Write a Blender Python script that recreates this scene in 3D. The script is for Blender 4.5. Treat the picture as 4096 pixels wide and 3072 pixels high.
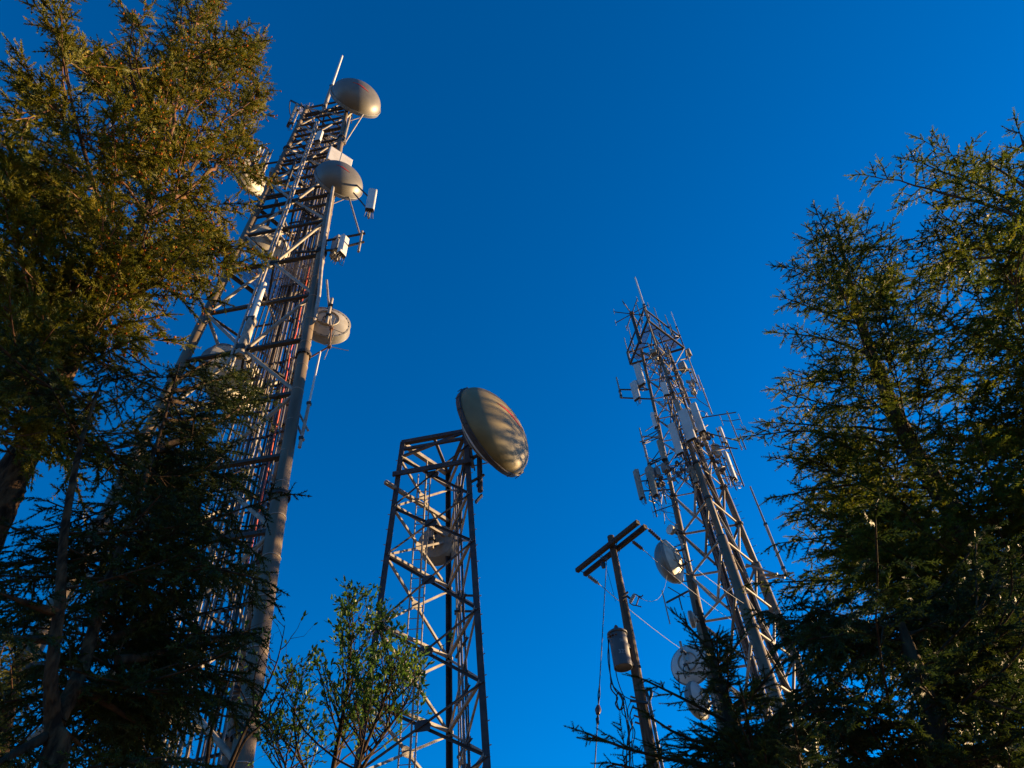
import bpy, bmesh, math, random
import numpy as np
from mathutils import Vector, Matrix

# ------------------------------------------------------------------ scene, camera, sky, sun
sc = bpy.context.scene
for o in list(bpy.data.objects):
    bpy.data.objects.remove(o)
random.seed(7)
RNG = np.random.default_rng(11)

EYE = np.array([0.0, 0.0, 1.6])
FOCAL, CXP, CYP = 2950.0, 2048.0, 1536.0           # pixels of the 4096 x 3072 photograph
CAM_R = np.array([0.99642452, 0.06296412, -0.05633554])
CAM_U = np.array([0.08448771, -0.74258128, 0.66440566])
CAM_W = np.array([0.0, 0.66678975, 0.74524589])

cam_data = bpy.data.cameras.new("camera")
cam_data.sensor_width = 36.0
cam_data.lens = FOCAL / 4096.0 * 36.0
cam_data.clip_start = 0.1
cam_data.clip_end = 20000.0
cam = bpy.data.objects.new("camera", cam_data)
sc.collection.objects.link(cam)
cam.matrix_world = Matrix(((CAM_R[0], CAM_U[0], -CAM_W[0], EYE[0]),
                           (CAM_R[1], CAM_U[1], -CAM_W[1], EYE[1]),
                           (CAM_R[2], CAM_U[2], -CAM_W[2], EYE[2]),
                           (0, 0, 0, 1)))
sc.camera = cam
sc.render.resolution_x, sc.render.resolution_y = 1024, 768

SUN_AZ, SUN_EL = math.radians(24), math.radians(11.0)     # azimuth from +X (camera right), counter-clockwise
world = bpy.data.worlds.new("World")
sc.world = world
world.use_nodes = True
wn, wl = world.node_tree.nodes, world.node_tree.links
for n in list(wn):
    wn.remove(n)
sky = wn.new("ShaderNodeTexSky")
sky.sky_type = 'NISHITA'
sky.sun_disc = False
sky.sun_elevation = SUN_EL
sky.sun_rotation = math.pi / 2 - SUN_AZ
sky.altitude = 900
sky.air_density = 1.0
sky.dust_density = 0.3
sky.ozone_density = 6.0
hs = wn.new("ShaderNodeHueSaturation")
hs.inputs['Saturation'].default_value = 1.38
hs.inputs['Value'].default_value = 1.0
bg = wn.new("ShaderNodeBackground")
bg.inputs['Strength'].default_value = 0.068
wo = wn.new("ShaderNodeOutputWorld")
wl.new(sky.outputs[0], hs.inputs['Color'])
wl.new(hs.outputs[0], bg.inputs['Color'])
wl.new(bg.outputs[0], wo.inputs['Surface'])

sun_data = bpy.data.lights.new("sun", 'SUN')
sun_data.energy = 5.0
sun_data.angle = math.radians(0.53)
sun_data.color = (1.0, 0.66, 0.32)
sun = bpy.data.objects.new("sun", sun_data)
sc.collection.objects.link(sun)
sd = Vector((math.cos(SUN_AZ) * math.cos(SUN_EL), math.sin(SUN_AZ) * math.cos(SUN_EL), math.sin(SUN_EL)))
sun.rotation_euler = sd.to_track_quat('Z', 'Y').to_euler()
sun.location = (60, -10, 40)

vs = sc.view_settings
vs.view_transform = 'Standard'
vs.look = 'None'
vs.exposure = 1.9
vs.gamma = 1.0
vs.use_curve_mapping = False
sc.cycles.max_bounces = 6
sc.cycles.transparent_max_bounces = 6
sc.cycles.use_adaptive_sampling = True

# ------------------------------------------------------------------ helpers
def ray(x, y):
    return CAM_W + CAM_R * (x - CXP) / FOCAL + CAM_U * (CYP - y) / FOCAL

def at_depth(x, y, Y):
    """point seen at photo pixel (x, y) that stands Y metres in front of the photographer"""
    d = ray(x, y)
    return EYE + d * (Y / d[1])

def at_range(x, y, D):
    """same, at horizontal distance D"""
    d = ray(x, y)
    return EYE + d * (D / math.hypot(d[0], d[1]))

def at_height(x, y, z):
    d = ray(x, y)
    return EYE + d * ((z - EYE[2]) / d[2])

def to_px(P):
    d = np.asarray(P, float) - EYE
    w = d @ CAM_W
    return CXP + FOCAL * (d @ CAM_R) / w, CYP - FOCAL * (d @ CAM_U) / w

def unit(v):
    v = np.asarray(v, float)
    return v / max(1e-9, np.linalg.norm(v))

def frame(d, ref=(0, 0, 1)):
    d = unit(d)
    ref = np.asarray(ref, float)
    if abs(d @ unit(ref)) > 0.985:
        ref = np.array([1.0, 0, 0]) if abs(d[0]) < 0.9 else np.array([0, 1.0, 0])
    a = unit(np.cross(ref, d))
    b = np.cross(d, a)
    return a, b

LINK = sc.collection.objects.link

class MB:
    """collects shapes, then links them as one mesh object"""
    def __init__(self):
        self.v, self.f, self.s = [], [], []

    def add(self, vs_, fs_, smooth=False):
        o = len(self.v)
        self.v.extend([tuple(map(float, p)) for p in vs_])
        self.f.extend([tuple(i + o for i in f) for f in fs_])
        self.s.extend([smooth] * len(fs_))
        return self

    def tube(self, pts, r, n=8, caps=True):
        pts = [np.asarray(p, float) for p in pts]
        rs = r if hasattr(r, '__len__') else [r] * len(pts)
        V, Fc = [], []
        a, b = frame(pts[1] - pts[0])
        for i, p in enumerate(pts):
            if i == 0:
                d = pts[1] - pts[0]
            elif i == len(pts) - 1:
                d = pts[-1] - pts[-2]
            else:
                d = unit(pts[i + 1] - p) + unit(p - pts[i - 1])
            d = unit(d)
            a = unit(a - d * (a @ d))
            b = np.cross(d, a)
            for k in range(n):
                t = 2 * math.pi * k / n
                V.append(p + (a * math.cos(t) + b * math.sin(t)) * rs[i])
        for i in range(len(pts) - 1):
            for k in range(n):
                k2 = (k + 1) % n
                Fc.append((i * n + k, i * n + k2, (i + 1) * n + k2, (i + 1) * n + k))
        self.add(V, Fc, True)
        if caps:
            m = len(pts) - 1
            self.add([V[k] for k in range(n)], [tuple(reversed(range(n)))])
            self.add([V[m * n + k] for k in range(n)], [tuple(range(n))])
        return self

    def extrude(self, p0, p1, prof, ref=(0, 0, 1), smooth=False):
        """closed 2-D profile swept from p0 to p1"""
        p0, p1 = np.asarray(p0, float), np.asarray(p1, float)
        a, b = frame(p1 - p0, ref)
        n = len(prof)
        V = [p + a * x + b * y for p in (p0, p1) for x, y in prof]
        Fc = [(k, (k + 1) % n, n + (k + 1) % n, n + k) for k in range(n)]
        self.add(V, Fc, smooth)
        self.add(V, [tuple(reversed(range(n))), tuple(range(n, 2 * n))])
        return self

    def angle(self, p0, p1, w, t=None, ref=(0, 0, 1), flip=1):
        t = t or w * 0.16
        prof = [(0, 0), (w, 0), (w, t), (t, t), (t, w), (0, w)]
        prof = [((x - w * .3) * flip, y - w * .3) for x, y in prof]
        if flip < 0:
            prof = prof[::-1]
        return self.extrude(p0, p1, prof, ref)

    def bar(self, p0, p1, w, h, ref=(0, 0, 1)):
        return self.extrude(p0, p1, [(-w / 2, -h / 2), (w / 2, -h / 2), (w / 2, h / 2), (-w / 2, h / 2)], ref)

    def box(self, c, sx, sy, sz, az=0.0, bev=0.0):
        ca, sa = math.cos(az), math.sin(az)
        c = np.asarray(c, float)
        bm = bmesh.new()
        bmesh.ops.create_cube(bm, size=1.0)
        for v in bm.verts:
            v.co = Vector((v.co.x * sx, v.co.y * sy, v.co.z * sz))
        if bev:
            bmesh.ops.bevel(bm, geom=bm.edges[:], offset=bev, segments=2, affect='EDGES', profile=0.6)
        bm.verts.index_update()
        V = [c + np.array([v.co.x * ca - v.co.y * sa, v.co.x * sa + v.co.y * ca, v.co.z]) for v in bm.verts]
        Fc = [tuple(v.index for v in f.verts) for f in bm.faces]
        bm.free()
        return self.add(V, Fc)

    def lathe(self, prof, n=32, smooth=True, ang0=0.0, ang1=2 * math.pi):
        """profile of (x along axis, radius), axis = local X"""
        V, Fc = [], []
        full = abs(ang1 - ang0 - 2 * math.pi) < 1e-6
        m = n if full else n + 1
        for x, r in prof:
            for k in range(m):
                t = ang0 + (ang1 - ang0) * k / n
                V.append((x, r * math.cos(t), r * math.sin(t)))
        for i in range(len(prof) - 1):
            for k in range(n):
                k2 = (k + 1) % m
                Fc.append((i * m + k, (i + 1) * m + k, (i + 1) * m + k2, i * m + k2))
        return self.add(V, Fc, smooth)

    def ring(self, c, axis, R, r, n=24, m=6):
        a, b = frame(axis)
        ax = unit(axis)
        c = np.asarray(c, float)
        V, Fc = [], []
        for i in range(n):
            t = 2 * math.pi * i / n
            e = a * math.cos(t) + b * math.sin(t)
            for j in range(m):
                s = 2 * math.pi * j / m
                V.append(c + e * (R + r * math.cos(s)) + ax * r * math.sin(s))
        for i in range(n):
            for j in range(m):
                i2, j2 = (i + 1) % n, (j + 1) % m
                Fc.append((i * m + j, i2 * m + j, i2 * m + j2, i * m + j2))
        return self.add(V, Fc, True)

    def build(self, name, mat, parent=None, kind=None):
        me = bpy.data.meshes.new(name)
        me.from_pydata(self.v, [], self.f)
        me.polygons.foreach_set('use_smooth', self.s)
        me.materials.append(mat)
        me.update()
        o = bpy.data.objects.new(name, me)
        LINK(o)
        if parent is not None:
            o.parent = parent
            if parent.type != 'EMPTY' or parent.parent is not None:
                pass
        if kind:
            o['kind'] = kind
        return o

def np_mesh(name, V, T, mat, parent=None, kind=None, smooth=False, attr=None):
    me = bpy.data.meshes.new(name)
    V = np.ascontiguousarray(V, dtype=np.float32)
    T = np.ascontiguousarray(T, dtype=np.int32)
    k = T.shape[1]
    me.vertices.add(len(V))
    me.vertices.foreach_set('co', V.ravel())
    me.loops.add(T.size)
    me.loops.foreach_set('vertex_index', T.ravel())
    me.polygons.add(len(T))
    me.polygons.foreach_set('loop_start', np.arange(0, T.size, k, dtype=np.int32))
    if smooth:
        me.polygons.foreach_set('use_smooth', np.ones(len(T), dtype=bool))
    if attr is not None:
        at = me.attributes.new('tone', 'FLOAT', 'POINT')
        at.data.foreach_set('value', np.ascontiguousarray(attr, dtype=np.float32))
    me.materials.append(mat)
    me.update(calc_edges=True)
    o = bpy.data.objects.new(name, me)
    LINK(o)
    if parent is not None:
        o.parent = parent
    if kind:
        o['kind'] = kind
    return o

def tag(o, label, cat, group=None):
    o['label'] = label
    o['category'] = cat
    if group:
        o['group'] = group
    return o

def empty(name, loc=(0, 0, 0), label=None, cat=None, group=None, rot=(0, 0, 0)):
    o = bpy.data.objects.new(name, None)
    o.empty_display_size = 0.2
    o.location = [float(c) for c in loc]
    o.rotation_euler = rot
    LINK(o)
    if label:
        tag(o, label, cat, group)
    return o

# ------------------------------------------------------------------ materials
def mat_new(name):
    m = bpy.data.materials.new(name)
    m.use_nodes = True
    nt = m.node_tree
    return m, nt.nodes, nt.links, nt.nodes['Principled BSDF']

def mat_noise(name, c1, c2, scale=8.0, rough=0.6, metal=0.0, bump=0.0, detail=6.0, lo=0.35, hi=0.65, stretch=None, spec=None):
    m, N, Lk, B = mat_new(name)
    tc = N.new('ShaderNodeTexCoord')
    mp = N.new('ShaderNodeMapping')
    if stretch:
        mp.inputs['Scale'].default_value = stretch
    nz = N.new('ShaderNodeTexNoise')
    nz.inputs['Scale'].default_value = scale
    nz.inputs['Detail'].default_value = detail
    cr = N.new('ShaderNodeValToRGB')
    cr.color_ramp.elements[0].position = lo
    cr.color_ramp.elements[1].position = hi
    cr.color_ramp.elements[0].color = (*c1, 1)
    cr.color_ramp.elements[1].color = (*c2, 1)
    Lk.new(tc.outputs['Object'], mp.inputs[0])
    Lk.new(mp.outputs[0], nz.inputs['Vector'])
    Lk.new(nz.outputs['Fac'], cr.inputs[0])
    Lk.new(cr.outputs[0], B.inputs['Base Color'])
    B.inputs['Roughness'].default_value = rough
    B.inputs['Metallic'].default_value = metal
    if spec is not None:
        B.inputs['Specular IOR Level'].default_value = spec
    if bump:
        bp = N.new('ShaderNodeBump')
        bp.inputs['Strength'].default_value = bump
        bp.inputs['Distance'].default_value = 0.05 if 'bark' in name or 'timber' in name else 0.02
        Lk.new(nz.outputs['Fac'], bp.inputs['Height'])
        Lk.new(bp.outputs[0], B.inputs['Normal'])
    return m

def mat_leaf(name, c1, c2, c3, trans=0.3, rough=0.55):
    """foliage: three tones spread by a per-twig value, partly translucent"""
    m, N, Lk, B = mat_new(name)
    at = N.new('ShaderNodeAttribute')
    at.attribute_name = 'tone'
    cr = N.new('ShaderNodeValToRGB')
    cr.color_ramp.elements[0].position = 0.0
    cr.color_ramp.elements[1].position = 1.0
    cr.color_ramp.elements[0].color = (*c1, 1)
    cr.color_ramp.elements[1].color = (*c3, 1)
    e = cr.color_ramp.elements.new(0.55)
    e.color = (*c2, 1)
    Lk.new(at.outputs['Fac'], cr.inputs[0])
    Lk.new(cr.outputs[0], B.inputs['Base Color'])
    B.inputs['Roughness'].default_value = rough
    B.inputs['Specular IOR Level'].default_value = 0.25
    tr = N.new('ShaderNodeBsdfTranslucent')
    Lk.new(cr.outputs[0], tr.inputs['Color'])
    mx = N.new('ShaderNodeMixShader')
    mx.inputs[0].default_value = trans
    out = N['Material Output']
    Lk.new(B.outputs[0], mx.inputs[1])
    Lk.new(tr.outputs[0], mx.inputs[2])
    Lk.new(mx.outputs[0], out.inputs['Surface'])
    return m

M = {}
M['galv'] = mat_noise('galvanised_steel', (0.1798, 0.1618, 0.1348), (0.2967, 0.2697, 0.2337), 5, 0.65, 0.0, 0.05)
M['galv_dark'] = mat_noise('darkened_steel', (0.0149, 0.0139, 0.0139), (0.0372, 0.0347, 0.0322), 6, 0.7, 0.0)  # steel darkened so the tower horizontals carry their shade in the colour
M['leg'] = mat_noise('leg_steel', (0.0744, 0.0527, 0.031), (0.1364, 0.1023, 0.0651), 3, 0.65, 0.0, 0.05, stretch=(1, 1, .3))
M['leg_dark'] = mat_noise('shaded_leg_steel', (0.0217, 0.0174, 0.0211), (0.0496, 0.0403, 0.0434), 4, 0.65, 0.0)  # leg steel darkened to hold the middle tower's shade in its colour
M['white'] = mat_noise('white_fibreglass', (0.4802, 0.472, 0.4471), (0.5796, 0.5713, 0.5465), 3, 0.45)
M['panel'] = mat_noise('panel_radome', (0.3808, 0.3808, 0.3672), (0.4488, 0.4488, 0.4284), 2.5, 0.5)
M['panel_old'] = mat_noise('aged_panel_radome', (0.1488, 0.1426, 0.1116), (0.2232, 0.2108, 0.1736), 5, 0.6)
M['radome'] = mat_noise('grey_radome', (0.1054, 0.1023, 0.093), (0.1364, 0.1302, 0.1178), 2.0, 0.45)
M['radome_lit'] = mat_noise('sunlit_radome', (0.130, 0.105, 0.045), (0.185, 0.150, 0.070), 1.6, 0.55)  # warm sunlight on the middle dish is put into this radome colour
M['dish_back'] = mat_noise('cream_reflector', (0.3224, 0.2982, 0.2418), (0.4191, 0.3949, 0.3305), 3.5, 0.5)
M['dish_shroud'] = mat_noise('shroud_metal', (0.1364, 0.1364, 0.1302), (0.1984, 0.1984, 0.186), 4, 0.5, 0.0)
M['red'] = mat_noise('red_print', (0.465, 0.0263, 0.009), (0.54, 0.045, 0.015), 9, 0.5)
M['black'] = mat_noise('black_rubber', (0.0074, 0.0074, 0.0087), (0.0186, 0.0186, 0.0198), 6, 0.5)
M['cable_grey'] = mat_noise('grey_cable', (0.062, 0.062, 0.062), (0.1364, 0.1302, 0.124), 4, 0.5)
M['cable_pale'] = mat_noise('pale_cable', (0.2096, 0.1934, 0.1773), (0.3385, 0.3143, 0.2902), 4, 0.5)
M['cable_brown'] = mat_noise('brown_cable', (0.0868, 0.062, 0.0434), (0.1736, 0.1364, 0.0992), 4, 0.5)
M['cable_red'] = mat_noise('red_cable', (0.44, 0.056, 0.024), (0.544, 0.112, 0.048), 4, 0.5)
M['rust'] = mat_noise('rusty_steel', (0.0992, 0.0434, 0.0186), (0.2356, 0.1178, 0.0558), 9, 0.8)
M['box'] = mat_noise('radio_grey', (0.1612, 0.1674, 0.1674), (0.2232, 0.2232, 0.217), 4, 0.55)
M['pole'] = mat_noise('treated_timber', (0.0279, 0.0198, 0.0161), (0.124, 0.0806, 0.0527), 16, 0.9, 0, 0.9, 8, .3, .7, (1, 1, .07))
M['arm'] = mat_noise('crossarm_timber', (0.0217, 0.0161, 0.0149), (0.062, 0.0434, 0.0341), 14, 0.9, 0, 0.7, 8, .3, .7, (.2, 1, 1))
M['tank'] = mat_noise('transformer_paint', (0.0495, 0.0518, 0.0585), (0.0765, 0.0788, 0.0855), 4, 0.5)
M['print'] = mat_noise('stencil_paint', (0.22, 0.224, 0.232), (0.32, 0.32, 0.32), 40, 0.6, lo=.42, hi=.55)
M['porcelain'] = mat_noise('brown_porcelain', (0.062, 0.031, 0.0186), (0.124, 0.0682, 0.0372), 5, 0.25)
M['porcelain_grey'] = mat_noise('grey_porcelain', (0.2232, 0.2046, 0.1736), (0.31, 0.2852, 0.248), 5, 0.3)
M['bark'] = mat_noise('rough_bark', (0.0149, 0.0109, 0.0074), (0.0942, 0.057, 0.0298), 16, 0.95, 0, 1.0, 12, .38, .66, (1, 1, .35), spec=.1)
M['bark_red'] = mat_noise('limb_bark', (0.0558, 0.0279, 0.0174), (0.155, 0.0868, 0.0527), 9, 0.95, 0, .5, 6, .3, .7, spec=.1)
M['bark_dark'] = mat_noise('dark_bark', (0.0149, 0.0109, 0.0079), (0.0645, 0.0422, 0.0248), 12, 0.95, 0, .8, 8, .3, .7, (1, 1, .4), spec=.1)
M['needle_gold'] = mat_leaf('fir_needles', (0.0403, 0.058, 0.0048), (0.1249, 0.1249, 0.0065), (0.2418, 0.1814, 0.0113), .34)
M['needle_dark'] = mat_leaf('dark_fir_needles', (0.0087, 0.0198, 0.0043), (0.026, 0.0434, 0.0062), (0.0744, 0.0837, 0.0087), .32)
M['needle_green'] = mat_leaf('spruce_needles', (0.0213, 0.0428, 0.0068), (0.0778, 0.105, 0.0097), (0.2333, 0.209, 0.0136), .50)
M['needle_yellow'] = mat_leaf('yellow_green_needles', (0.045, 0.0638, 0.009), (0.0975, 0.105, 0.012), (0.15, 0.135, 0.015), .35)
M['leaf'] = mat_leaf('broad_leaves', (0.030, 0.070, 0.010), (0.070, 0.140, 0.018), (0.14, 0.19, 0.016), .55, .4)
M['cone'] = mat_noise('orange_cones', (0.13, 0.030, 0.004), (0.26, 0.075, 0.010), 3, 0.9, spec=.1)
M['ground'] = mat_noise('bounce_ground', (0.0868, 0.0744, 0.0496), (0.186, 0.1612, 0.1178), 0.6, 0.95, 0, .4, 10)  # unseen ground made pale and warm to bounce light onto the towers

# ------------------------------------------------------------------ ground
g = MB()
n = 96
gv = [(0, 0, 0)]
gr = [4, 10, 25, 60, 150, 400, 1200, 4000]
for i, R_ in enumerate(gr):
    for k in range(n):
        t = 2 * math.pi * k / n
        gv.append((R_ * math.cos(t), R_ * math.sin(t), 0))
gf = [(0, 1 + k, 1 + (k + 1) % n) for k in range(n)]
for i in range(len(gr) - 1):
    a, b = 1 + i * n, 1 + (i + 1) * n
    gf += [(a + k, b + k, b + (k + 1) % n, a + (k + 1) % n) for k in range(n)]
g.add(gv, gf)
go = g.build('ground', M['ground'])
go['kind'] = 'structure'

# ------------------------------------------------------------------ lattice towers
class Tower:
    def __init__(self, ax, ay, th, kz, kr, lean=(0, 0)):
        self.ax, self.ay, self.th, self.kz, self.kr, self.lean = ax, ay, th, kz, kr, lean

    def rad(self, z):
        kz, kr = self.kz, self.kr
        if z < kz[0]:
            s = (kr[1] - kr[0]) / (kz[1] - kz[0])
            return kr[0] + s * (z - kz[0])
        return float(np.interp(z, kz, kr))

    def axis(self, z):
        t = (z - 25) / 20
        return np.array([self.ax + self.lean[0] * t, self.ay + self.lean[1] * t, z])

    def leg(self, k, z):
        a = self.th + (k % 3) * 2 * math.pi / 3
        r = self.rad(z)
        return self.axis(z) + np.array([r * math.cos(a), r * math.sin(a), 0])

    def mix(self, wl_, wr, wb, z):
        s = wl_ + wr + wb
        return (self.leg(0, z) * wl_ + self.leg(1, z) * wr + self.leg(2, z) * wb) / s

def pipe_leg(T, k, zs, dias, mat, parent, flange_z, strap_dz=None, z_top=None):
    m = MB()
    pts, rs = [], []
    for i, z in enumerate(zs):
        if i and dias[i] != dias[i - 1]:
            pts.append(T.leg(k, z - 0.02)); rs.append(dias[i - 1] / 2)
        pts.append(T.leg(k, z)); rs.append(dias[i] / 2)
    m.tube(pts, rs, 14)
    lo = m.build('leg', mat, parent)
    for z in flange_z:
        d = float(np.interp(z, zs, dias))
        ax_ = unit(T.leg(k, z + .3) - T.leg(k, z - .3))
        c = T.leg(k, z)
        f = MB()
        f.tube([c - ax_ * .06, c - ax_ * .006], d / 2 + .07, 16)
        f.tube([c + ax_ * .006, c + ax_ * .06], d / 2 + .07, 16)
        a, b = frame(ax_)
        for q in range(10):
            t = 2 * math.pi * q / 10
            e = (a * math.cos(t) + b * math.sin(t)) * (d / 2 + .042)
            f.tube([c + e - ax_ * .12, c + e + ax_ * .12], .016, 6)
        f.build('flange', M['galv_dark'], lo)
    if strap_dz:
        z = zs[0] + strap_dz
        while z < (z_top or zs[-1]):
            if all(abs(z - q) > .3 for q in flange_z):
                i = max(j for j in range(len(zs)) if zs[j] <= z)
                d = dias[i]
                ax_ = unit(T.leg(k, z + .3) - T.leg(k, z - .3))
                MB().ring(T.leg(k, z), ax_, max(d, float(np.interp(z, zs, dias))) / 2 + .004, .012, 18, 5).build('strap', M['cable_pale'], lo)
            z += strap_dz * random.uniform(.9, 1.1)
    return lo

def pipe(name, p0, p1, r, mat, parent, n=8):
    return MB().tube([p0, p1], r, n).build(name, mat, parent)

# ---- tall left tower
TL = Tower(-8.528, 15.852, 3.551, [5, 15, 28, 45], [3.592, 2.72, 2.056, 1.283], (-0.272, -0.151))
left_tower = empty('lattice_tower', TL.axis(0), 'tallest lattice tower with thick pipe legs, behind the big left fir', 'tower')
LP_OFF = -np.array(left_tower.location)

class Local:
    """parent whose children are built in world coordinates"""
    pass

def world_child(o, parent):
    o.matrix_parent_inverse = Matrix.Translation(Vector(parent.location)).inverted()

_build = MB.build
def build_wc(self, name, mat, parent=None, kind=None):
    o = _build(self, name, mat, parent, kind)
    if parent is not None:
        p = parent
        while p.parent is not None:
            p = p.parent
        if p.get('world_children') and p is parent:
            world_child(o, p)
    return o
MB.build = build_wc
left_tower['world_children'] = 1

nodes_L = [2.2, 7.3, 12.9, 18.1, 23.4, 28.9, 33.6, 37.4, 40.3, 42.85]
zs = [0, 14.0, 14.02, 19.9, 26.3, 31.2, 37.4, 43.0]
dias = [.43, .40, .355, .34, .31, .27, .23, .20]
for k in range(3):
    pipe_leg(TL, k, zs, dias, M['leg'], left_tower, [7.9, 14.0, 19.9, 26.3, 31.2, 37.4], 1.25 if k == 1 else None)
for i in range(len(nodes_L) - 1):
    z0, z1 = nodes_L[i], nodes_L[i + 1]
    zc = (z0 + z1) / 2
    rb = .062 if z0 < 30 else .046
    for k in range(3):
        k2 = (k + 1) % 3
        a0, b0, a1, b1 = TL.leg(k, z0), TL.leg(k2, z0), TL.leg(k, z1), TL.leg(k2, z1)
        ac, bc = TL.leg(k, zc), TL.leg(k2, zc)
        mid = (ac + bc) / 2
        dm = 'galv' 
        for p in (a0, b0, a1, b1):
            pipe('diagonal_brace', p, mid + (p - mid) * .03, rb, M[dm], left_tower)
        hm = M['galv_dark']  # dark colour stands in for the shade under the beams
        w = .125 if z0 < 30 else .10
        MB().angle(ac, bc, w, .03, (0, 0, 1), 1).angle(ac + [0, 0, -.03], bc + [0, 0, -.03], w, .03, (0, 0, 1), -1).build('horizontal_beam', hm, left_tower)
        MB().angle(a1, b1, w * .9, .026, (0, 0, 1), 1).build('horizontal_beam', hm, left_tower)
        nrm = unit(np.cross(bc - ac, [0, 0, 1]))
        MB().bar(mid - unit(bc - ac) * .22 + nrm * .05, mid + unit(bc - ac) * .22 + nrm * .05, .02, .34).build('gusset_plate', M['galv_dark'], left_tower)
    # inner tie triangle in plan
    mids = [(TL.leg(k, zc) + TL.leg((k + 1) % 3, zc)) / 2 for k in range(3)]
    for k in range(3):
        MB().angle(mids[k], mids[(k + 1) % 3], .08, .012).build('plan_brace', M['galv_dark'], left_tower)
# extra light horizontals in the upper part, carrying antenna frames
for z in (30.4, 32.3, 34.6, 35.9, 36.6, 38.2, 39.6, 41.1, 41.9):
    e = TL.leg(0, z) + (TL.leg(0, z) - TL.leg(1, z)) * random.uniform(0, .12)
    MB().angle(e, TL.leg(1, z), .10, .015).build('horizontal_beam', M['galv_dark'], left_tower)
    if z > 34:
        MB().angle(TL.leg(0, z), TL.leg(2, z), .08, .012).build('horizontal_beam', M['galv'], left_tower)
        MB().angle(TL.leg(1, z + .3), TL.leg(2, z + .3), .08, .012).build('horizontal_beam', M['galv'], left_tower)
# gratings (walkway platforms)
def grating(T, z, parent, ins=0.96, step=.055, scale=1.0):
    m = MB()
    P = [T.axis(z) + (T.leg(k, z) - T.axis(z)) * ins * scale for k in range(3)]
    u = unit(P[1] - P[0])
    v = unit(np.cross([0, 0, 1], u))
    if (P[2] - P[0]) @ v < 0:
        v = -v
    hgt = (P[2] - P[0]) @ v
    foot = (P[2] - P[0]) @ u
    W = np.linalg.norm(P[1] - P[0])
    y = .03
    while y < hgt:
        f = y / hgt
        x0, x1 = foot * f, W + (foot - W) * f
        a, b = P[0] + u * x0 + v * y, P[0] + u * x1 + v * y
        m.bar(a, b, .012, .03)
        y += step
    x = .1
    while x < W:
        f = min(x / foot if foot > 0 else 1, (W - x) / (W - foot) if W > foot else 1)
        y1 = max(0, min(hgt, f * hgt))
        if y1 > .1:
            m.bar(P[0] + u * x, P[0] + u * x + v * y1, .008, .022)
        x += .16
    return m.build('grating', M['galv'], parent, 'stuff')
for z in (26.33, 36.75, 39.72):
    grating(TL, z, left_tower)

# cables: runs held by hangers, inside the right half of the tower
def cable_run(T, w0, w1, count, z0, ztop, parent, rmin, rmax, mats, jitter=.03, hang=1.05, deep=.10, hanger=True):
    for i in range(count):
        f = (i + .5) / count
        ww = [w0[j] + (w1[j] - w0[j]) * f for j in range(3)]
        zt = ztop if not hasattr(ztop, '__len__') else random.uniform(*ztop)
        off = np.array([random.gauss(0, jitter), random.gauss(0, deep), 0])
        pts = []
        nseg = 14
        for s in range(nseg + 1):
            z = z0 + (zt - z0) * s / nseg
            pts.append(T.mix(*ww, z) + off * (.6 + .4 * T.rad(z) / T.rad(z0)) + np.array([random.gauss(0, .008), random.gauss(0, .008), 0]))
        MB().tube(pts, random.uniform(rmin, rmax), 6).build('cable', M[random.choice(mats)], parent)
    if hanger:
        z = z0 + hang
        zt = ztop if not hasattr(ztop, '__len__') else max(ztop) - 1
        while z < zt:
            a, b = T.mix(*w0, z), T.mix(*w1, z)
            e = unit(b - a) * .12
            MB().angle(a - e, b + e, .06, .01).build('cable_hanger', M['galv_dark'], parent)
            z += hang

cable_run(TL, (.50, .12, .38), (.36, .26, .38), 5, 0, (36, 40), left_tower, .018, .028, ['black', 'cable_brown'], .02, 1.5)
cable_run(TL, (.34, .28, .38), (.18, .44, .38), 9, 0, (34, 41.5), left_tower, .024, .042, ['cable_grey', 'cable_brown', 'cable_brown', 'black', 'cable_pale'], .03, 1.2)
cable_run(TL, (.16, .46, .38), (.05, .60, .35), 8, 0, (30, 41), left_tower, .022, .036, ['cable_grey', 'black', 'black', 'cable_brown'], .03, 1.2)
MB().tube([TL.mix(.10, .62, .28, z) + np.array([random.gauss(0, .02), 0, 0]) for z in np.linspace(13, 27, 14)] , .024, 6).build('cable', M['cable_red'], left_tower)
# paired pale conduits up the front face and one thick pipe
for dx in (-.07, .07):
    pts = [TL.mix(.56 + .0 * z, .44, 0, z) + np.array([dx, -.12, 0]) for z in np.linspace(19.6, 40, 9)]
    MB().tube(pts, .045, 8).build('conduit', M['cable_pale'], left_tower)
pts = [at_depth(1340, 700, 13.9), at_depth(1316, 850, 14.0), at_depth(1290, 1010, 14.2), at_depth(1276, 1180, 14.35), at_depth(1255, 1290, 14.5)]
MB().tube(pts, .07, 8).build('conduit', M['cable_pale'], left_tower)
# climbing ladder
def ladder(T, wts, z0, z1, parent, width=.42, mat='galv', shift=(0, 0, 0), rail=.025, dr=.32, direction=None):
    sh = np.array(shift, float)
    L = empty('ladder', (0, 0, 0))
    L.parent = parent
    world_child(L, parent)
    d = unit(direction if direction is not None else T.leg(1, z0) - T.leg(0, z0)) * width / 2
    zs_ = np.linspace(z0, z1, 6)
    for s in (-1, 1):
        MB().tube([T.mix(*wts, z) + sh + d * s for z in zs_], rail, 6).build('rail', M[mat], L)
    z = z0 + .2
    q = 0
    while z < z1 - .1:
        c = T.mix(*wts, z) + sh
        MB().tube([c - d, c + d], rail * .55, 5, False).build('rung', M[mat], L)
        z += dr
    return L
ladder(TL, (.30, .30, .40), 0, 41, left_tower, .40, 'galv', (0, .25, 0), dr=.45)

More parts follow.
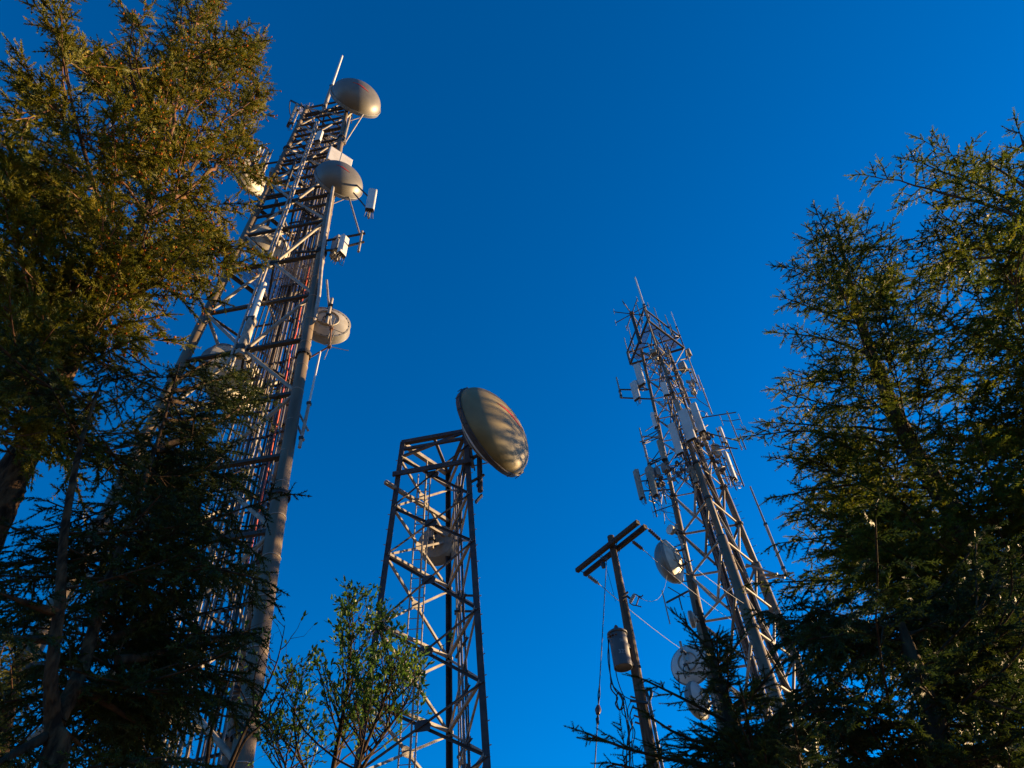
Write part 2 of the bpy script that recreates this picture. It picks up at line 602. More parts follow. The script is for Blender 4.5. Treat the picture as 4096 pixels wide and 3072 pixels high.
# coil of spare cable
coil = MB()
cc = TL.mix(.2, .55, .25, 31.0)
for q in range(7):
    coil.ring(cc + np.array([random.uniform(-.03, .03), random.uniform(-.05, .05), random.uniform(-.04, .04)]), (.15, -1, .1), .42 + random.uniform(-.1, .06), .018, 26, 5)
coil.build('cable_coil', M['black'], left_tower)

# ---- centre tower
TC = Tower(-2.611, 17.945, 3.5323, [5, 20], [1.923, 1.217])
centre_tower = empty('lattice_tower', TC.axis(0), 'short angle-iron lattice tower in the middle carrying one big tilted dish', 'tower')
centre_tower['world_children'] = 1
zC = [0.2, 2.4, 4.5, 6.4, 8.29, 10.0, 12.01, 14.2, 15.96, 18.0]
ZT = 18.66
for k in range(3):
    a = TC.th + k * 2 * math.pi / 3
    outn = np.array([math.cos(a), math.sin(a), 0])
    m = MB()
    p0, p1 = TC.leg(k, 0), TC.leg(k, ZT + .05)
    w = .17 if k != 2 else .19
    # 60 degree bent-plate leg opening inwards
    for s in (-1, 1):
        e = np.array([math.cos(a + math.pi - s * math.pi / 6), math.sin(a + math.pi - s * math.pi / 6), 0])
        q = np.cross([0, 0, 1], e)
        o_ = outn * .05
        V = []
        for p in (p0, p1):
            V += [p + o_, p + o_ + e * w, p + o_ + e * w + q * .02 * s, p + o_ + q * .02 * s]
        m.add(V, [(0, 1, 5, 4), (1, 2, 6, 5), (2, 3, 7, 6), (3, 0, 4, 7), (0, 3, 2, 1), (4, 5, 6, 7)])
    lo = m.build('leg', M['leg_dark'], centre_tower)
    for z in np.arange(.8, 18, .55):
        c = TC.leg(k, z) + outn * .05
        MB().tube([c, c + outn * .06], .014, 6).build('bolt', M['galv'], lo)
for i in range(len(zC) - 1):
    z0, z1 = zC[i], zC[i + 1]
    for k in range(3):
        k2 = (k + 1) % 3
        a0, b0, a1, b1 = TC.leg(k, z0), TC.leg(k2, z0), TC.leg(k, z1), TC.leg(k2, z1)
        nrm = unit(np.cross(b0 - a0, [0, 0, 1]))
        out = ((a0 + b0) / 2 - TC.axis(z0)) * [1, 1, 0]
        nrm = nrm if nrm @ out > 0 else -nrm
        mat = M['leg_dark'] if k == 0 else M['galv']  # front face coloured as shaded, rear faces as lit
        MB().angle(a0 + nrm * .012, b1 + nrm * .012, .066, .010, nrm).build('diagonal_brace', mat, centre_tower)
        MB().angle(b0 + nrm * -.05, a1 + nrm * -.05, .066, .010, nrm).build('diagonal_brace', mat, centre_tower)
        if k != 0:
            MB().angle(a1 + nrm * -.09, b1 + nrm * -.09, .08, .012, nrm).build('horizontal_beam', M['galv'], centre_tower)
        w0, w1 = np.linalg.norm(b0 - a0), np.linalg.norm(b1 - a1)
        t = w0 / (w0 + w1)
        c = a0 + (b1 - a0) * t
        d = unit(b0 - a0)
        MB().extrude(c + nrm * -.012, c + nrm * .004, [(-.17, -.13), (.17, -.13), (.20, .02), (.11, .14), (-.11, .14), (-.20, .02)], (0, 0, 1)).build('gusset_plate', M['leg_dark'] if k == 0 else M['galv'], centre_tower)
# top frame
tl, tr, tb = TC.leg(0, ZT), TC.leg(1, ZT), TC.leg(2, ZT)
for a, b, mm in ((tl, tr, 'leg_dark'), (tr, tb, 'leg_dark'), (tl, tb, 'galv')):  # rear left beam gets the lit tone, the others the shaded one
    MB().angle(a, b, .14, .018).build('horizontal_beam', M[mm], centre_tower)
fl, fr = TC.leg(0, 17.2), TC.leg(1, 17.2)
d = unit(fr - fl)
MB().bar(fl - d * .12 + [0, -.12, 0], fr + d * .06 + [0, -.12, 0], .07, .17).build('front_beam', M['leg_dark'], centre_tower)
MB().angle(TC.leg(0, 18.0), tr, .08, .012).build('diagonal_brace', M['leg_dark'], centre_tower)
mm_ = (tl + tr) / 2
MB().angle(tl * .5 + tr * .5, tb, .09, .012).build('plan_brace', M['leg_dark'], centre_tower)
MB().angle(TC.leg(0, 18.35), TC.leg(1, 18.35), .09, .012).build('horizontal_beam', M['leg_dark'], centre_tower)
bl = TC.leg(0, 16.7)
bb = TC.leg(2, 16.7)
dd = unit(bb - bl)
MB().bar(bl - dd * .42, bb + dd * .05, .11, .12).build('outrigger_beam', M['galv'], centre_tower)
ladder(TC, (.48, 0, .52), 0, 17.9, centre_tower, .40, 'galv', (-.02, -.16, 0), .022, .32, TC.leg(1, 5) - TC.leg(0, 5) + np.array([.3, .5, 0]))
MB().tube([TC.mix(.46, .03, .51, z) + np.array([0, -.22, 0]) for z in (0, 9, 18.4)], .03, 7).build('pipe', M['galv'], centre_tower)
# cable runs near the back and right legs
cable_run(TC, (.02, .30, .68), (.02, .62, .36), 7, 0, 17.6, centre_tower, .018, .03, ['black', 'cable_grey', 'black'], .02, 1.3, .05)
for q in range(6):
    a = TC.mix(.02, .34 + .05 * q, .66 - .05 * q, 15.6)
    b = tr + np.array([.05 * q - .1, .25, -.35])
    mid = (a + b) / 2 + np.array([-.06 + random.uniform(-.08, .08), .05, 0])
    MB().tube([a, mid, b, b + np.array([.25, -.1, .2])], .026, 6).build('cable', M['black'], centre_tower)
for z in (5.5, 8.7, 12.9, 13.4):
    c = TC.mix(0, .45, .55, z)
    MB().box(c, .16, .12, .10, .4).build('cable_clamp', M['galv_dark'], centre_tower)
    MB().bar(c + [-.2, 0, -.06], c + [.35, .1, -.06], .05, .05).build('cable_hanger', M['galv_dark'], centre_tower)

# ---- right tower
TR = Tower(10.004, 32.636, 2.4666, [10, 40], [2.725, .998])
right_tower = empty('lattice_tower', TR.axis(0), 'lattice tower on the right crowded with panel antennas and a triangular top frame', 'tower')
right_tower['world_children'] = 1
nodes_R = [2.2, 5.0, 7.8, 10.5, 13.1, 15.7, 18.1, 20.6, 23.2, 25.8, 28.4, 30.6, 32.6, 34.5, 36.3, 38.0, 39.6, 41.0]
zs = [0, 23.19, 23.2, 28.4, 28.41, 34.5, 41.3]
dias = [.49, .46, .34, .31, .24, .20, .17]
for k in range(3):
    pipe_leg(TR, k, zs, dias, M['leg'], right_tower, [10.5, 18.1, 23.2, 25.8, 28.4, 34.5])
for i in range(len(nodes_R) - 1):
    z0, z1 = nodes_R[i], nodes_R[i + 1]
    rb = .070 if z0 < 28 else .042
    for k in range(3):
        k2 = (k + 1) % 3
        a0, b0, a1, b1 = TR.leg(k, z0), TR.leg(k2, z0), TR.leg(k, z1), TR.leg(k2, z1)
        mat = M['galv'] if (i + k) % 2 else M['leg']
        mid = (a0 + b0) / 2
        pipe('diagonal_brace', mid, a1, rb, mat, right_tower)
        pipe('diagonal_brace', mid, b1, rb, mat, right_tower)
        pipe('horizontal_beam', a0, b0, rb * .9, M['galv'], right_tower)
cable_run(TR, (.10, .42, .48), (.02, .52, .46), 6, 0, (27, 33), right_tower, .05, .075, ['black', 'cable_grey', 'black'], .05, 1.1, .12)
cable_run(TR, (.40, .45, .15), (.26, .46, .28), 9, 0, (28, 39), right_tower, .025, .04, ['cable_grey', 'cable_brown', 'cable_pale', 'black'], .06, 1.2, .15)
cable_run(TR, (.20, .60, .20), (.10, .66, .24), 5, 0, (26, 34), right_tower, .03, .05, ['cable_pale', 'cable_grey'], .04, 1.2, .1)
ladder(TR, (.36, .40, .24), 0, 40, right_tower, .42, 'galv_dark', dr=.45)
# step bolts on the legs
for k in (0, 1, 2):
    for z in np.arange(13, 30, .45):
        c = TR.leg(k, z)
        a = TR.th + k * 2 * math.pi / 3 + random.choice((-.9, .9))
        e = np.array([math.cos(a), math.sin(a), 0])
        MB().tube([c + e * .2, c + e * .42], .014, 5).build('step_bolt', M['galv_dark'], right_tower)
# triangular head frame
HA = [math.radians(q) for q in (-104, 14, 134)]
def hf(k, z, r=2.25, inset=1.0):
    a = HA[k % 3]
    return np.array([10.0 + r * inset * math.cos(a), 32.64 + r * inset * math.sin(a), z])
for k in range(3):
    for z, w in ((40.9, .12), (42.2, .09)):
        MB().bar(hf(k, z), hf(k + 1, z), w, w).build('head_frame_beam', M['galv_dark'], right_tower)
    MB().tube([hf(k, 40.9), hf(k, 42.25)], .045, 8).build('head_frame_post', M['galv_dark'], right_tower)
    a, b = hf(k, 40.9), hf(k + 1, 40.9)
    a2, b2 = hf(k, 42.2), hf(k + 1, 42.2)
    m1 = (a + b) / 2
    MB().tube([m1, m1 + [0, 0, 1.3]], .03, 6).build('head_frame_post', M['galv_dark'], right_tower)
    MB().tube([m1, a2], .025, 6).build('diagonal_brace', M['galv'], right_tower)
    MB().tube([m1, b2], .025, 6).build('diagonal_brace', M['galv'], right_tower)
    MB().tube([hf(k, 40.92), TR.leg((k + 1) % 3, 38.9)], .04, 6).build('knee_brace', M['galv'], right_tower)
    MB().tube([a + (b - a) * .28, hf(k + 2, 40.9) + (a - hf(k + 2, 40.9)) * .72], .045, 6).build('plan_brace', M['galv_dark'], right_tower)
    MB().tube([m1, TR.axis(40.9)], .04, 6).build('plan_brace', M['galv_dark'], right_tower)
    # grating strip along each side
    st = MB()
    inn = unit(TR.axis(40.9) - m1)
    d = unit(b - a)
    L_ = np.linalg.norm(b - a)
    for q in np.arange(.55, L_ - .5, .07):
        st.bar(a + d * q + inn * .08 + [0, 0, .08], a + d * q + inn * .50 + [0, 0, .08], .02, .03)
    st.bar(a + d * .5 + inn * .5 + [0, 0, .07], b - d * .5 + inn * .5 + [0, 0, .07], .03, .03)
    st.build('grating', M['galv'], right_tower, 'stuff')

# ------------------------------------------------------------------ dishes
def dome_x(depth, R, y, z, p=2.0):
    q = min(1.0, (y * y + z * z) / (R * R))
    return depth * math.sqrt(max(0.0, 1 - q))

BOLT = [(-.62, .115), (-.12, .085), (-.17, .15), (.10, .05), (.62, -.17), (.16, -.05), (.22, -.12), (-.06, -.005)]
def bolt_mark(depth, R, sc_, oy, oz, parent, x0, flip=1):
    """red zig-zag flash lying on the dome"""
    bm = bmesh.new()
    pts = [(oy + a * sc_ * flip, oz + b * sc_) for a, b in BOLT]
    top = [bm.verts.new((0, y, z)) for y, z in pts]
    bm.faces.new(top)
    bmesh.ops.triangulate(bm, faces=bm.faces[:])
    bmesh.ops.subdivide_edges(bm, edges=bm.edges[:], cuts=4, use_grid_fill=True)
    r = bmesh.ops.extrude_face_region(bm, geom=bm.faces[:])
    ext = [v for v in r['geom'] if isinstance(v, bmesh.types.BMVert)]
    es = set(ext)
    for v in bm.verts:
        v.co.x = x0 + dome_x(depth, R, v.co.y, v.co.z) + (.010 if v in es else -.004)
    bmesh.ops.recalc_face_normals(bm, faces=bm.faces[:])
    me = bpy.data.meshes.new('logo_flash')
    bm.to_mesh(me)
    bm.free()
    me.materials.append(M['red'])
    o = bpy.data.objects.new('logo_flash', me)
    LINK(o)
    o.parent = parent
    o['label'] = 'red zigzag flash printed on the dome'

def dish(label, c, az, d, dome=None, shroud=.12, back=.28, mount=None, pitch=0, domemat='radome', backmat='dish_back',
         logo=None, holes=0, hubring=True, group=None, name='microwave_dish', clips=0, spokes=0, face='radome', rim='dish_shroud'):
    """axis = local +X; dome in front, reflector bowl behind"""
    R = d / 2
    e = empty(name, c, label, 'dish antenna', group, (0, -math.radians(pitch), math.radians(az)))
    # shroud ring
    MB().lathe([(-shroud, R * .985), (-shroud, R * 1.0), (0, R * 1.0), (.0, R * 1.025), (.035, R * 1.025), (.035, R * .97), (0, R * .97), (-shroud, R * .97)], 56).build('shroud', M[rim], e)
    if dome:
        prof = []
        for i in range(15):
            t = math.pi / 2 * i / 14
            prof.append((.03 + dome * math.sin(t), max(.001, R * .985 * math.cos(t))))
        MB().lathe(prof, 64).build('radome', M[domemat], e)
    else:
        MB().lathe([(-.01, R * .975), (.0, R * .5), (.01, .001)], 48).build('radome', M[face], e)
    # reflector back bowl
    prof = [(-shroud, R * .97)]
    for i in range(1, 9):
        t = i / 8
        r_ = R * .97 * (1 - t) + .12 * t
        prof.append((-shroud - back * (1 - (r_ / (R * .97)) ** 2), r_))
    prof.append((-shroud - back - .05, .12))
    prof.append((-shroud - back - .05, .001))
    ref = MB().lathe(prof, 56).build('reflector', M[backmat], e)
    if holes:
        MB().lathe([(-shroud - .012, R * .80), (-shroud - .012, R * 1.005), (-shroud - .03, R * 1.005), (-shroud - .03, R * .80)], 56).build('back_ring', M['dish_shroud'], e)
        for q in range(holes):
            t = 2 * math.pi * q / holes
            h = MB()
            cy, cz = R * .90 * math.cos(t), R * .90 * math.sin(t)
            h.tube([(-shroud - .026, cy, cz), (-shroud - .034, cy, cz)], R * .042, 10)
            h.build('ring_hole', M['black'], e)
    if hubring:
        MB().lathe([(-shroud - back * .75 - .02, R * .50), (-shroud - back * .75 - .06, R * .50), (-shroud - back * .75 - .06, R * .44), (-shroud - back * .75, R * .44)], 40).build('support_ring', M['galv'], e)
    if clips:
        for q in range(clips):
            t = 2 * math.pi * (q + .5) / clips
            MB().tube([(-shroud * .8, R * 1.035 * math.cos(t), R * 1.035 * math.sin(t)), (.05, R * 1.035 * math.cos(t), R * 1.035 * math.sin(t))], .014, 6).build('rim_clip', M['galv_dark'], e)
    for q in range(spokes):
        t = 2 * math.pi * q / spokes + .4
        MB().tube([(-shroud - back - .03, .1 * math.cos(t), .1 * math.sin(t)), (-shroud - .02, R * .95 * math.cos(t), R * .95 * math.sin(t))], .018, 6).build('rib', M['galv'], e)
    # mounting bracket behind: vertical pipe and clamps
    xm = -shroud - back - .28
    mh = mount or max(.5, d * .45)
    mp = MB().tube([(xm, 0, -mh), (xm, 0, mh)], .057, 10).build('mount_pipe', M['galv'], e)
    for s in (-1, 1):
        m = MB()
        m.bar((xm, 0, s * d * .17), (-shroud - back * .72, 0, s * d * .2), .09, .07)
        m.build('bracket', M['galv_dark'], e)
        m = MB()
        m.box((xm, 0, s * d * .17), .2, .16, .08)
        m.build('clamp', M['galv_dark'], mp)
    m = MB().tube([(xm, .05, -mh * .9), (-shroud - .05, R * .75, -R * .1)], .022, 6)
    m.build('side_strut', M['galv'], e)
    m = MB().tube([(-shroud - back - .05, 0, 0), (-shroud - back - .22, .0, -.1), (-shroud - back - .32, .14, -.45), (xm - .05, .16, -mh)], .022, 6)
    m.build('feed_cable', M['black'], e)
    if logo:
        bolt_mark(dome, R * .985, logo[0], logo[1], logo[2], e, .03, logo[3] if len(logo) > 3 else 1)
    return e

def strut(name, p0, p1, r, mat, parent):
    pipe(name, p0, p1, r, M[mat], parent)

# left tower dishes
dish('grey domed dish with red flash at the very top of the tallest tower', at_depth(1423, 402, 14.6), 302, 2.75, dome=.98, shroud=.16, domemat='radome', logo=(.75, -.02, -.33), clips=0)
dish('grey domed dish with red flash, below the square white panel on the tallest tower', at_depth(1355, 728, 14.2), 306, 2.12, dome=.76, shroud=.12, domemat='radome', logo=(.50, -.11, -.17))
dish('cream dish seen from behind, ring of dark holes, right of the tallest tower', at_depth(1303, 1312, 15.2), 112, 1.62, dome=.25, shroud=.25, back=.22, holes=22, domemat='radome_lit')
dish('large cream dish seen from behind, ring of dark holes, half hidden by fir branches', at_depth(925, 1520, 16.2), 150, 2.55, dome=.5, shroud=.25, back=.45, holes=28, domemat='radome', spokes=6)
dish('cream dish back behind the middle of the tallest tower, shadow striped', at_depth(1075, 985, 17.0), 142, 2.1, dome=.4, shroud=.22, back=.35, holes=20, domemat='radome', spokes=6)
dish('dark domed dish partly hidden by the left fir, beside the tallest tower', at_depth(1000, 712, 16.6), 158, 1.9, dome=.55, shroud=.3, back=.3, domemat='radome')
# centre tower dishes
dish('huge domed dish with red flash on top of the middle tower', at_depth(1967, 1726, 16.75), 327, 3.22, dome=.80, shroud=.14, back=.5, domemat='radome_lit', pitch=7, logo=(1.05, -.02, .09), clips=18, mount=.95, rim='leg_dark')
dish('drum dish seen from behind inside the middle tower frame', at_depth(1760, 2195, 19.6), 80, 1.22, dome=.12, shroud=.42, back=.10, backmat='dish_shroud', domemat='radome_lit', hubring=False, mount=.55)
# right tower dishes
dish('dark domed dish with sunlit striped back, left of the right tower', at_depth(2686, 2246, 31.2), 151, 2.22, dome=.72, shroud=.10, back=.36, domemat='radome', spokes=5, clips=0)
dish('round dish seen from behind above the small dish, right tower foot', at_depth(2762, 2660, 30.8), 62, 1.75, dome=.12, shroud=.08, back=.34, domemat='radome_lit', backmat='panel')
dish('tilted dish with blue grey dome low on the right tower above spruce tips', at_depth(2792, 2802, 30.6), 146, 1.55, dome=.42, shroud=.10, back=.3, domemat='radome', backmat='panel')
dish('small round drum dish left of the right tower leg', at_depth(2680, 2118, 31.4), 215, .50, dome=.03, shroud=.18, back=.06, domemat='panel', hubring=False, name='drum_dish')
dish('tiny white dish under the triangular top frame of the right tower', at_depth(2622, 1428, 31.6), 235, .36, dome=.03, shroud=.10, back=.05, domemat='panel', hubring=False, name='drum_dish')
dish('small half hidden dish behind the spruce top on the right tower', at_depth(2764, 2478, 31.6), 165, .8, dome=.08, shroud=.12, back=.14, domemat='panel', hubring=False, name='drum_dish')
# stays belonging to the left tower
for (a, b) in (((1452, 458), (1380, 570)), ((1393, 780), (1438, 935)), ((1307, 1120), (1322, 1302))):
    strut('stay_rod', at_depth(*a, 14.5), at_depth(*b, 14.6), .035, 'galv', left_tower)
strut('mount_arm', at_depth(1386, 470, 14.9), at_depth(1425, 432, 14.9), .06, 'galv', left_tower)
strut('mount_arm', at_depth(1330, 455, 15.0), at_depth(1400, 405, 15.0), .06, 'galv', left_tower)
# big dish mount on the centre tower
strut('mount_pipe', at_depth(1917, 1800, 17.3), at_depth(1921, 1965, 17.25), .085, 'leg_dark', centre_tower)
strut('mount_arm', TC.leg(1, 17.9), at_depth(1935, 1790, 17.3), .06, 'leg_dark', centre_tower)
strut('mount_arm', TC.leg(1, 16.4), at_depth(1935, 1900, 17.3), .05, 'leg_dark', centre_tower)
for (a, b) in (((1902, 2010), (1928, 1980)), ((1908, 1945), (1925, 1918))):
    MB().bar(at_depth(*a, 17.2), at_depth(*b, 17.2), .12, .05).build('side_bracket', M['leg_dark'], centre_tower)
# dish arms on the right tower
for pa, pb in (((2690, 2190), (2738, 2175)), ((2728, 2265), (2770, 2240)), ((2692, 2325), (2764, 2325)), ((2695, 2275), (2755, 2300))):
    strut('mount_arm', at_depth(*pa, 31.3), at_depth(*pb, 32.0), .03, 'galv_dark', right_tower)

# grid dish: concentric wire rings
c = at_depth(1212, 428, 15.4)
gd = empty('grid_dish', c, 'wire grid dish of concentric rings at the top left of the tallest tower', 'dish antenna', None, (0, 0, math.radians(255)))
for q in range(9):
    r_ = .14 + q * .055
    MB().ring((-.28 + .62 * r_ * r_, 0, 0), (1, 0, 0), r_, .009, 34, 5).build('wire_ring', M['galv'], gd)
for q in range(6):
    t = math.pi * q / 3
    MB().tube([(-.28 + .62 * r_ * r_, r_ * math.cos(t), r_ * math.sin(t)) for r_ in (.05, .2, .4, .6)], .014, 6).build('rib', M['galv'], gd)
MB().lathe([(-.34, .001), (-.34, .17), (-.24, .17), (-.24, .001)], 20).build('hub', M['galv_dark'], gd)
MB().tube([(-.3, 0, 0), (.25, 0, 0)], .03, 8).build('feed_horn', M['galv_dark'], gd)
arc = [at_depth(1160, 405, 15.6), at_depth(1157, 430, 15.6), at_depth(1160, 455, 15.6), at_depth(1172, 478, 15.6)]
MB().tube(arc, .03, 6).build('hoop', M['galv_dark'], left_tower)
MB().bar(at_depth(1163, 402, 15.6), at_depth(1222, 432, 15.4), .09, .07).build('outrigger_beam', M['galv_dark'], left_tower)

# ------------------------------------------------------------------ panel antennas, whips, radios
def panel(label, top, h, w, dep, az, mat='panel', group=None, pipe_len=None, name='panel_antenna', tails=3, tilt=0, round_=.3):
    """vertical panel; local +X is its face. top = world point of the top centre"""
    top = np.asarray(top, float)
    e = empty(name, top - [0, 0, h], label, 'panel antenna', group, (0, math.radians(tilt), math.radians(az)))
    prof = []
    hw, f = w / 2, dep
    b = min(f * .6, hw * round_)
    prof = [(-f / 2, -hw), (f / 2 - b, -hw), (f / 2 - b * .3, -hw + b * .3), (f / 2, -hw + b), (f / 2, hw - b), (f / 2 - b * .3, hw - b * .3), (f / 2 - b, hw), (-f / 2, hw)]
    V = [(x, y, z) for z in (.02, h - .02) for x, y in prof]
    m = MB()
    nn = len(prof)
    m.add(V, [(k, (k + 1) % nn, nn + (k + 1) % nn, nn + k) for k in range(nn)])
    m.build('radome', M[mat], e)
    for z0, z1, mm in ((0, .025, 'galv_dark'), (h - .025, h, mat)):
        V = [(x * 1.03, y * 1.02, z) for z in (z0, z1) for x, y in prof]
        MB().add(V, [(k, (k + 1) % nn, nn + (k + 1) % nn, nn + k) for k in range(nn)] + [tuple(reversed(range(nn))), tuple(range(nn, 2 * nn))]).build('end_cap', M[mm], e)
    xm = -dep / 2 - .13
    pl = pipe_len if pipe_len is not None else h * .15
    if pl is not False:
        MB().tube([(xm, 0, -pl), (xm, 0, h + pl * .6)], .036, 8).build('mount_pipe', M['galv'], e)
        for z in (h * .14, h * .84):
            MB().box((-dep / 2 - .06, 0, z), .16, .12, .07).build('bracket', M['galv_dark'], e)
    for q in range(tails):
        y = (q - (tails - 1) / 2) * w * .25
        l = random.uniform(.22, .42)
        MB().tube([(0, y, .03), (0, y, -.08), (xm * .5, y * 1.4, -l), (xm, y, -l * .6), (xm, y * .5, .2)], .012, 5).build('jumper_cable', M['black'], e)
    return e

def radio(label, c, sx, sy, sz, az, group=None, mat='box'):
    e = empty('radio_unit', np.asarray(c) - [0, 0, sz / 2], label, 'radio unit', group, (0, 0, math.radians(az)))
    MB().box((0, 0, sz / 2), sx, sy, sz, 0, min(sx, sy) * .08).build('housing', M[mat], e)
    for q in range(6):
        y = -sy * .4 + sy * .8 * q / 5
        MB().box((-sx / 2 - .02, y, sz / 2), .045, .014, sz * .86).build('cooling_fin', M['galv_dark'], e)
    for q in (-1, 0, 1):
        MB().tube([(0, q * sy * .25, 0), (0, q * sy * .25, -.10), (-.06, q * sy * .3, -.3)], .013, 5).build('jumper_cable', M['black'], e)
    MB().bar((-sx / 2 - .06, 0, sz * .2), (-sx / 2 - .06, 0, sz * .8), .08, .05).build('bracket', M['galv_dark'], e)
    return e

def whip(label, base, top, r, group=None, mat='white', sleeve=.3, name='whip_antenna'):
    base, top = np.asarray(base, float), np.asarray(top, float)
    e = empty(name, base, label, 'whip antenna', group)
    e['world_children'] = 1
    d = top - base
    MB().tube([base, base + d * sleeve], r * 1.45, 8).build('base_pipe', M['galv'], e)
    MB().tube([base + d * sleeve, base + d * .985, top], [r, r * .85, r * .5], 8).build('radiator', M[mat], e)
    c = base + d * sleeve
    k_ = min(r * 4, .05) + r * 2
    MB().box(c, k_, k_, k_ * .8).build('clamp', M['galv_dark'], e)
    MB().box(base + d * .08, k_, k_ * 1.2, k_ * .8).build('clamp', M['galv_dark'], e)
    return e

def vtop(px, Y, h):
    """top and bottom of a vertical thing whose top is seen at px"""
    t = at_depth(*px, Y)
    return t

# left tower
whip('white whip antenna rising above the top of the tallest tower', at_depth(1290, 452, 15.0), at_depth(1290, 452, 15.0) + np.array([0, 0, 9.3]), .075, sleeve=.42)
panel('small white panel antenna on the upper front of the tallest tower', at_depth(1281, 528, 13.9), 1.05, .30, .13, 262, 'white')
sq = empty('flat_panel_antenna', at_depth(1352, 665, 14.3), 'square white flat panel antenna just above the middle grey domed dish', 'panel antenna', None, (0, 0, math.radians(312)))
MB().box((0, 0, .62), .16, 1.15, 1.3, 0, .035).build('radome', M['white'], sq)
MB().bar((.083, 0, .0), (.083, 0, 1.24), .012, .012).build('seam', M['panel_old'], sq)
MB().tube([(-.2, 0, -.5), (-.2, 0, 1.7)], .05, 8).build('mount_pipe', M['galv'], sq)
for z in (.2, 1.0):
    MB().box((-.13, 0, z), .12, .14, .1).build('bracket', M['galv_dark'], sq)
panel('long white panel antenna held out right of the tallest tower', at_depth(1492, 762, 13.6), 1.62, .33, .17, 285, 'white', tails=4)
for a, b in (((1428, 742), (1480, 793)), ((1415, 772), (1466, 832))):
    MB().bar(at_depth(*a, 14.2), at_depth(*b, 13.75), .06, .06).build('outrigger_arm', M['galv_dark'], left_tower)
for (a, b) in (((1290, 965), (1461, 933)), ((1330, 1000), (1457, 967)), ((1180, 1010), (1330, 1000))):
    MB().bar(at_depth(*a, 14.4), at_depth(*b, 14.4), .07, .07).build('outrigger_arm', M['galv_dark'], left_tower)
p = at_depth(1449, 925, 14.4)
MB().tube([p, p - [0, 0, 1.5]], .05, 8).build('outrigger_post', M['galv'], left_tower)
panel('white edged panel antenna with radio box on the arm right of the tallest tower', at_depth(1381, 950, 14.3), 1.25, .34, .16, 330, 'white', tails=5)
radio('grey radio box behind the short panel, right of the tallest tower', at_depth(1352, 985, 14.6), .3, .42, 1.0, 330)
radio('square grey radio box low on the same arm, right of the tallest tower', at_depth(1342, 1020, 14.7), .24, .36, .4, 330)
whip('slender pale whip antenna right of the tallest tower, half way up', at_depth(1198, 1790, 14.3), at_depth(1198, 1790, 14.3) + np.array([0.0, 0, 4.15]), .035, sleeve=.42)
for a, b in (((1195, 1650), (1232, 1722)), ((1190, 1700), (1215, 1760))):
    strut('whip_arm', at_depth(*a, 14.6), at_depth(*b, 14.3), .035, 'galv', left_tower)
panel('grey panel antenna beside the grid dish on the tallest tower', at_depth(1185, 425, 15.4), 2.6, .34, .16, 215, 'panel_old', tails=4)
panel('upper of the panels at the fir edge, left of the tallest tower', at_depth(1046, 580, 15.6), 2.2, .32, .16, 190, 'panel', tails=3)
panel('narrow pale panel left of the tallest tower, right of its neighbour at the fir edge', at_depth(1072, 602, 15.5), 2.0, .22, .14, 200, 'panel_old', tails=3)
radio('dark radio box clamped on the left leg of the tallest tower', at_depth(1074, 750, 15.2), .3, .36, .8, 200)
radio('upper dark radio box on the left leg of the tallest tower, by its arm', at_depth(1090, 690, 15.3), .24, .3, .5, 200)
for y0, y1 in ((655, 640), (800, 775), (830, 800)):
    MB().bar(at_depth(1000, y0 + 10, 15.3), at_depth(1240, y1 - 12, 15.0), .08, .07).build('outrigger_arm', M['galv_dark'], left_tower)
pp = at_depth(1108, 800, 15.0)
MB().bar(pp, pp - [0, 0, 2.2], .1, .08, (0, 1, 0)).build('outrigger_post', M['galv_dark'], left_tower)
pp = at_depth(1183, 640, 14.9)
MB().bar(pp, pp - [0, 0, 3.0], .1, .08, (0, 1, 0)).build('outrigger_post', M['galv_dark'], left_tower)
pp = at_depth(1395, 484, 14.8)
whip('stubby pale tube antenna on the right leg near the top of the tallest tower', pp - [0, 0, 2.8], pp, .085, sleeve=.15, mat='panel_old')
pp = at_depth(1030, 1195, 14.6)
whip('thick pale tube antenna standing on the front face of the tallest tower', at_depth(957, 1425, 14.6), at_depth(957, 1425, 14.6) + np.array([0, 0, 4.2]), .115, sleeve=.45, mat='white', name='tube_antenna')
# crossed dipoles by the holed dish
def turnstile(label, c, arm_to, r=.42):
    e = empty('crossed_dipole', c, label, 'antenna', None)
    e['world_children'] = 1
    MB().box(c, .12, .12, .12, .5, .02).build('hub', M['rust'], e)
    for t in (.5, 2.07, 3.64, 5.21):
        v = np.array([math.cos(t), math.sin(t), random.uniform(-.15, .15)])
        MB().tube([c, c + v * r], .012, 6).build('element', M['galv'], e)
    MB().tube([c, arm_to], .03, 6).build('arm', M['rust'], e)
turnstile('upper crossed dipole in front of the holed cream dish', at_depth(1326, 1314, 14.5), at_depth(1288, 1272, 14.8))
turnstile('lower crossed dipole hanging under the holed cream dish', at_depth(1317, 1386, 14.4), at_depth(1236, 1432, 14.6), .62)
strut('dipole_spacer', at_depth(1326, 1314, 14.5), at_depth(1317, 1386, 14.4), .025, 'rust', left_tower)

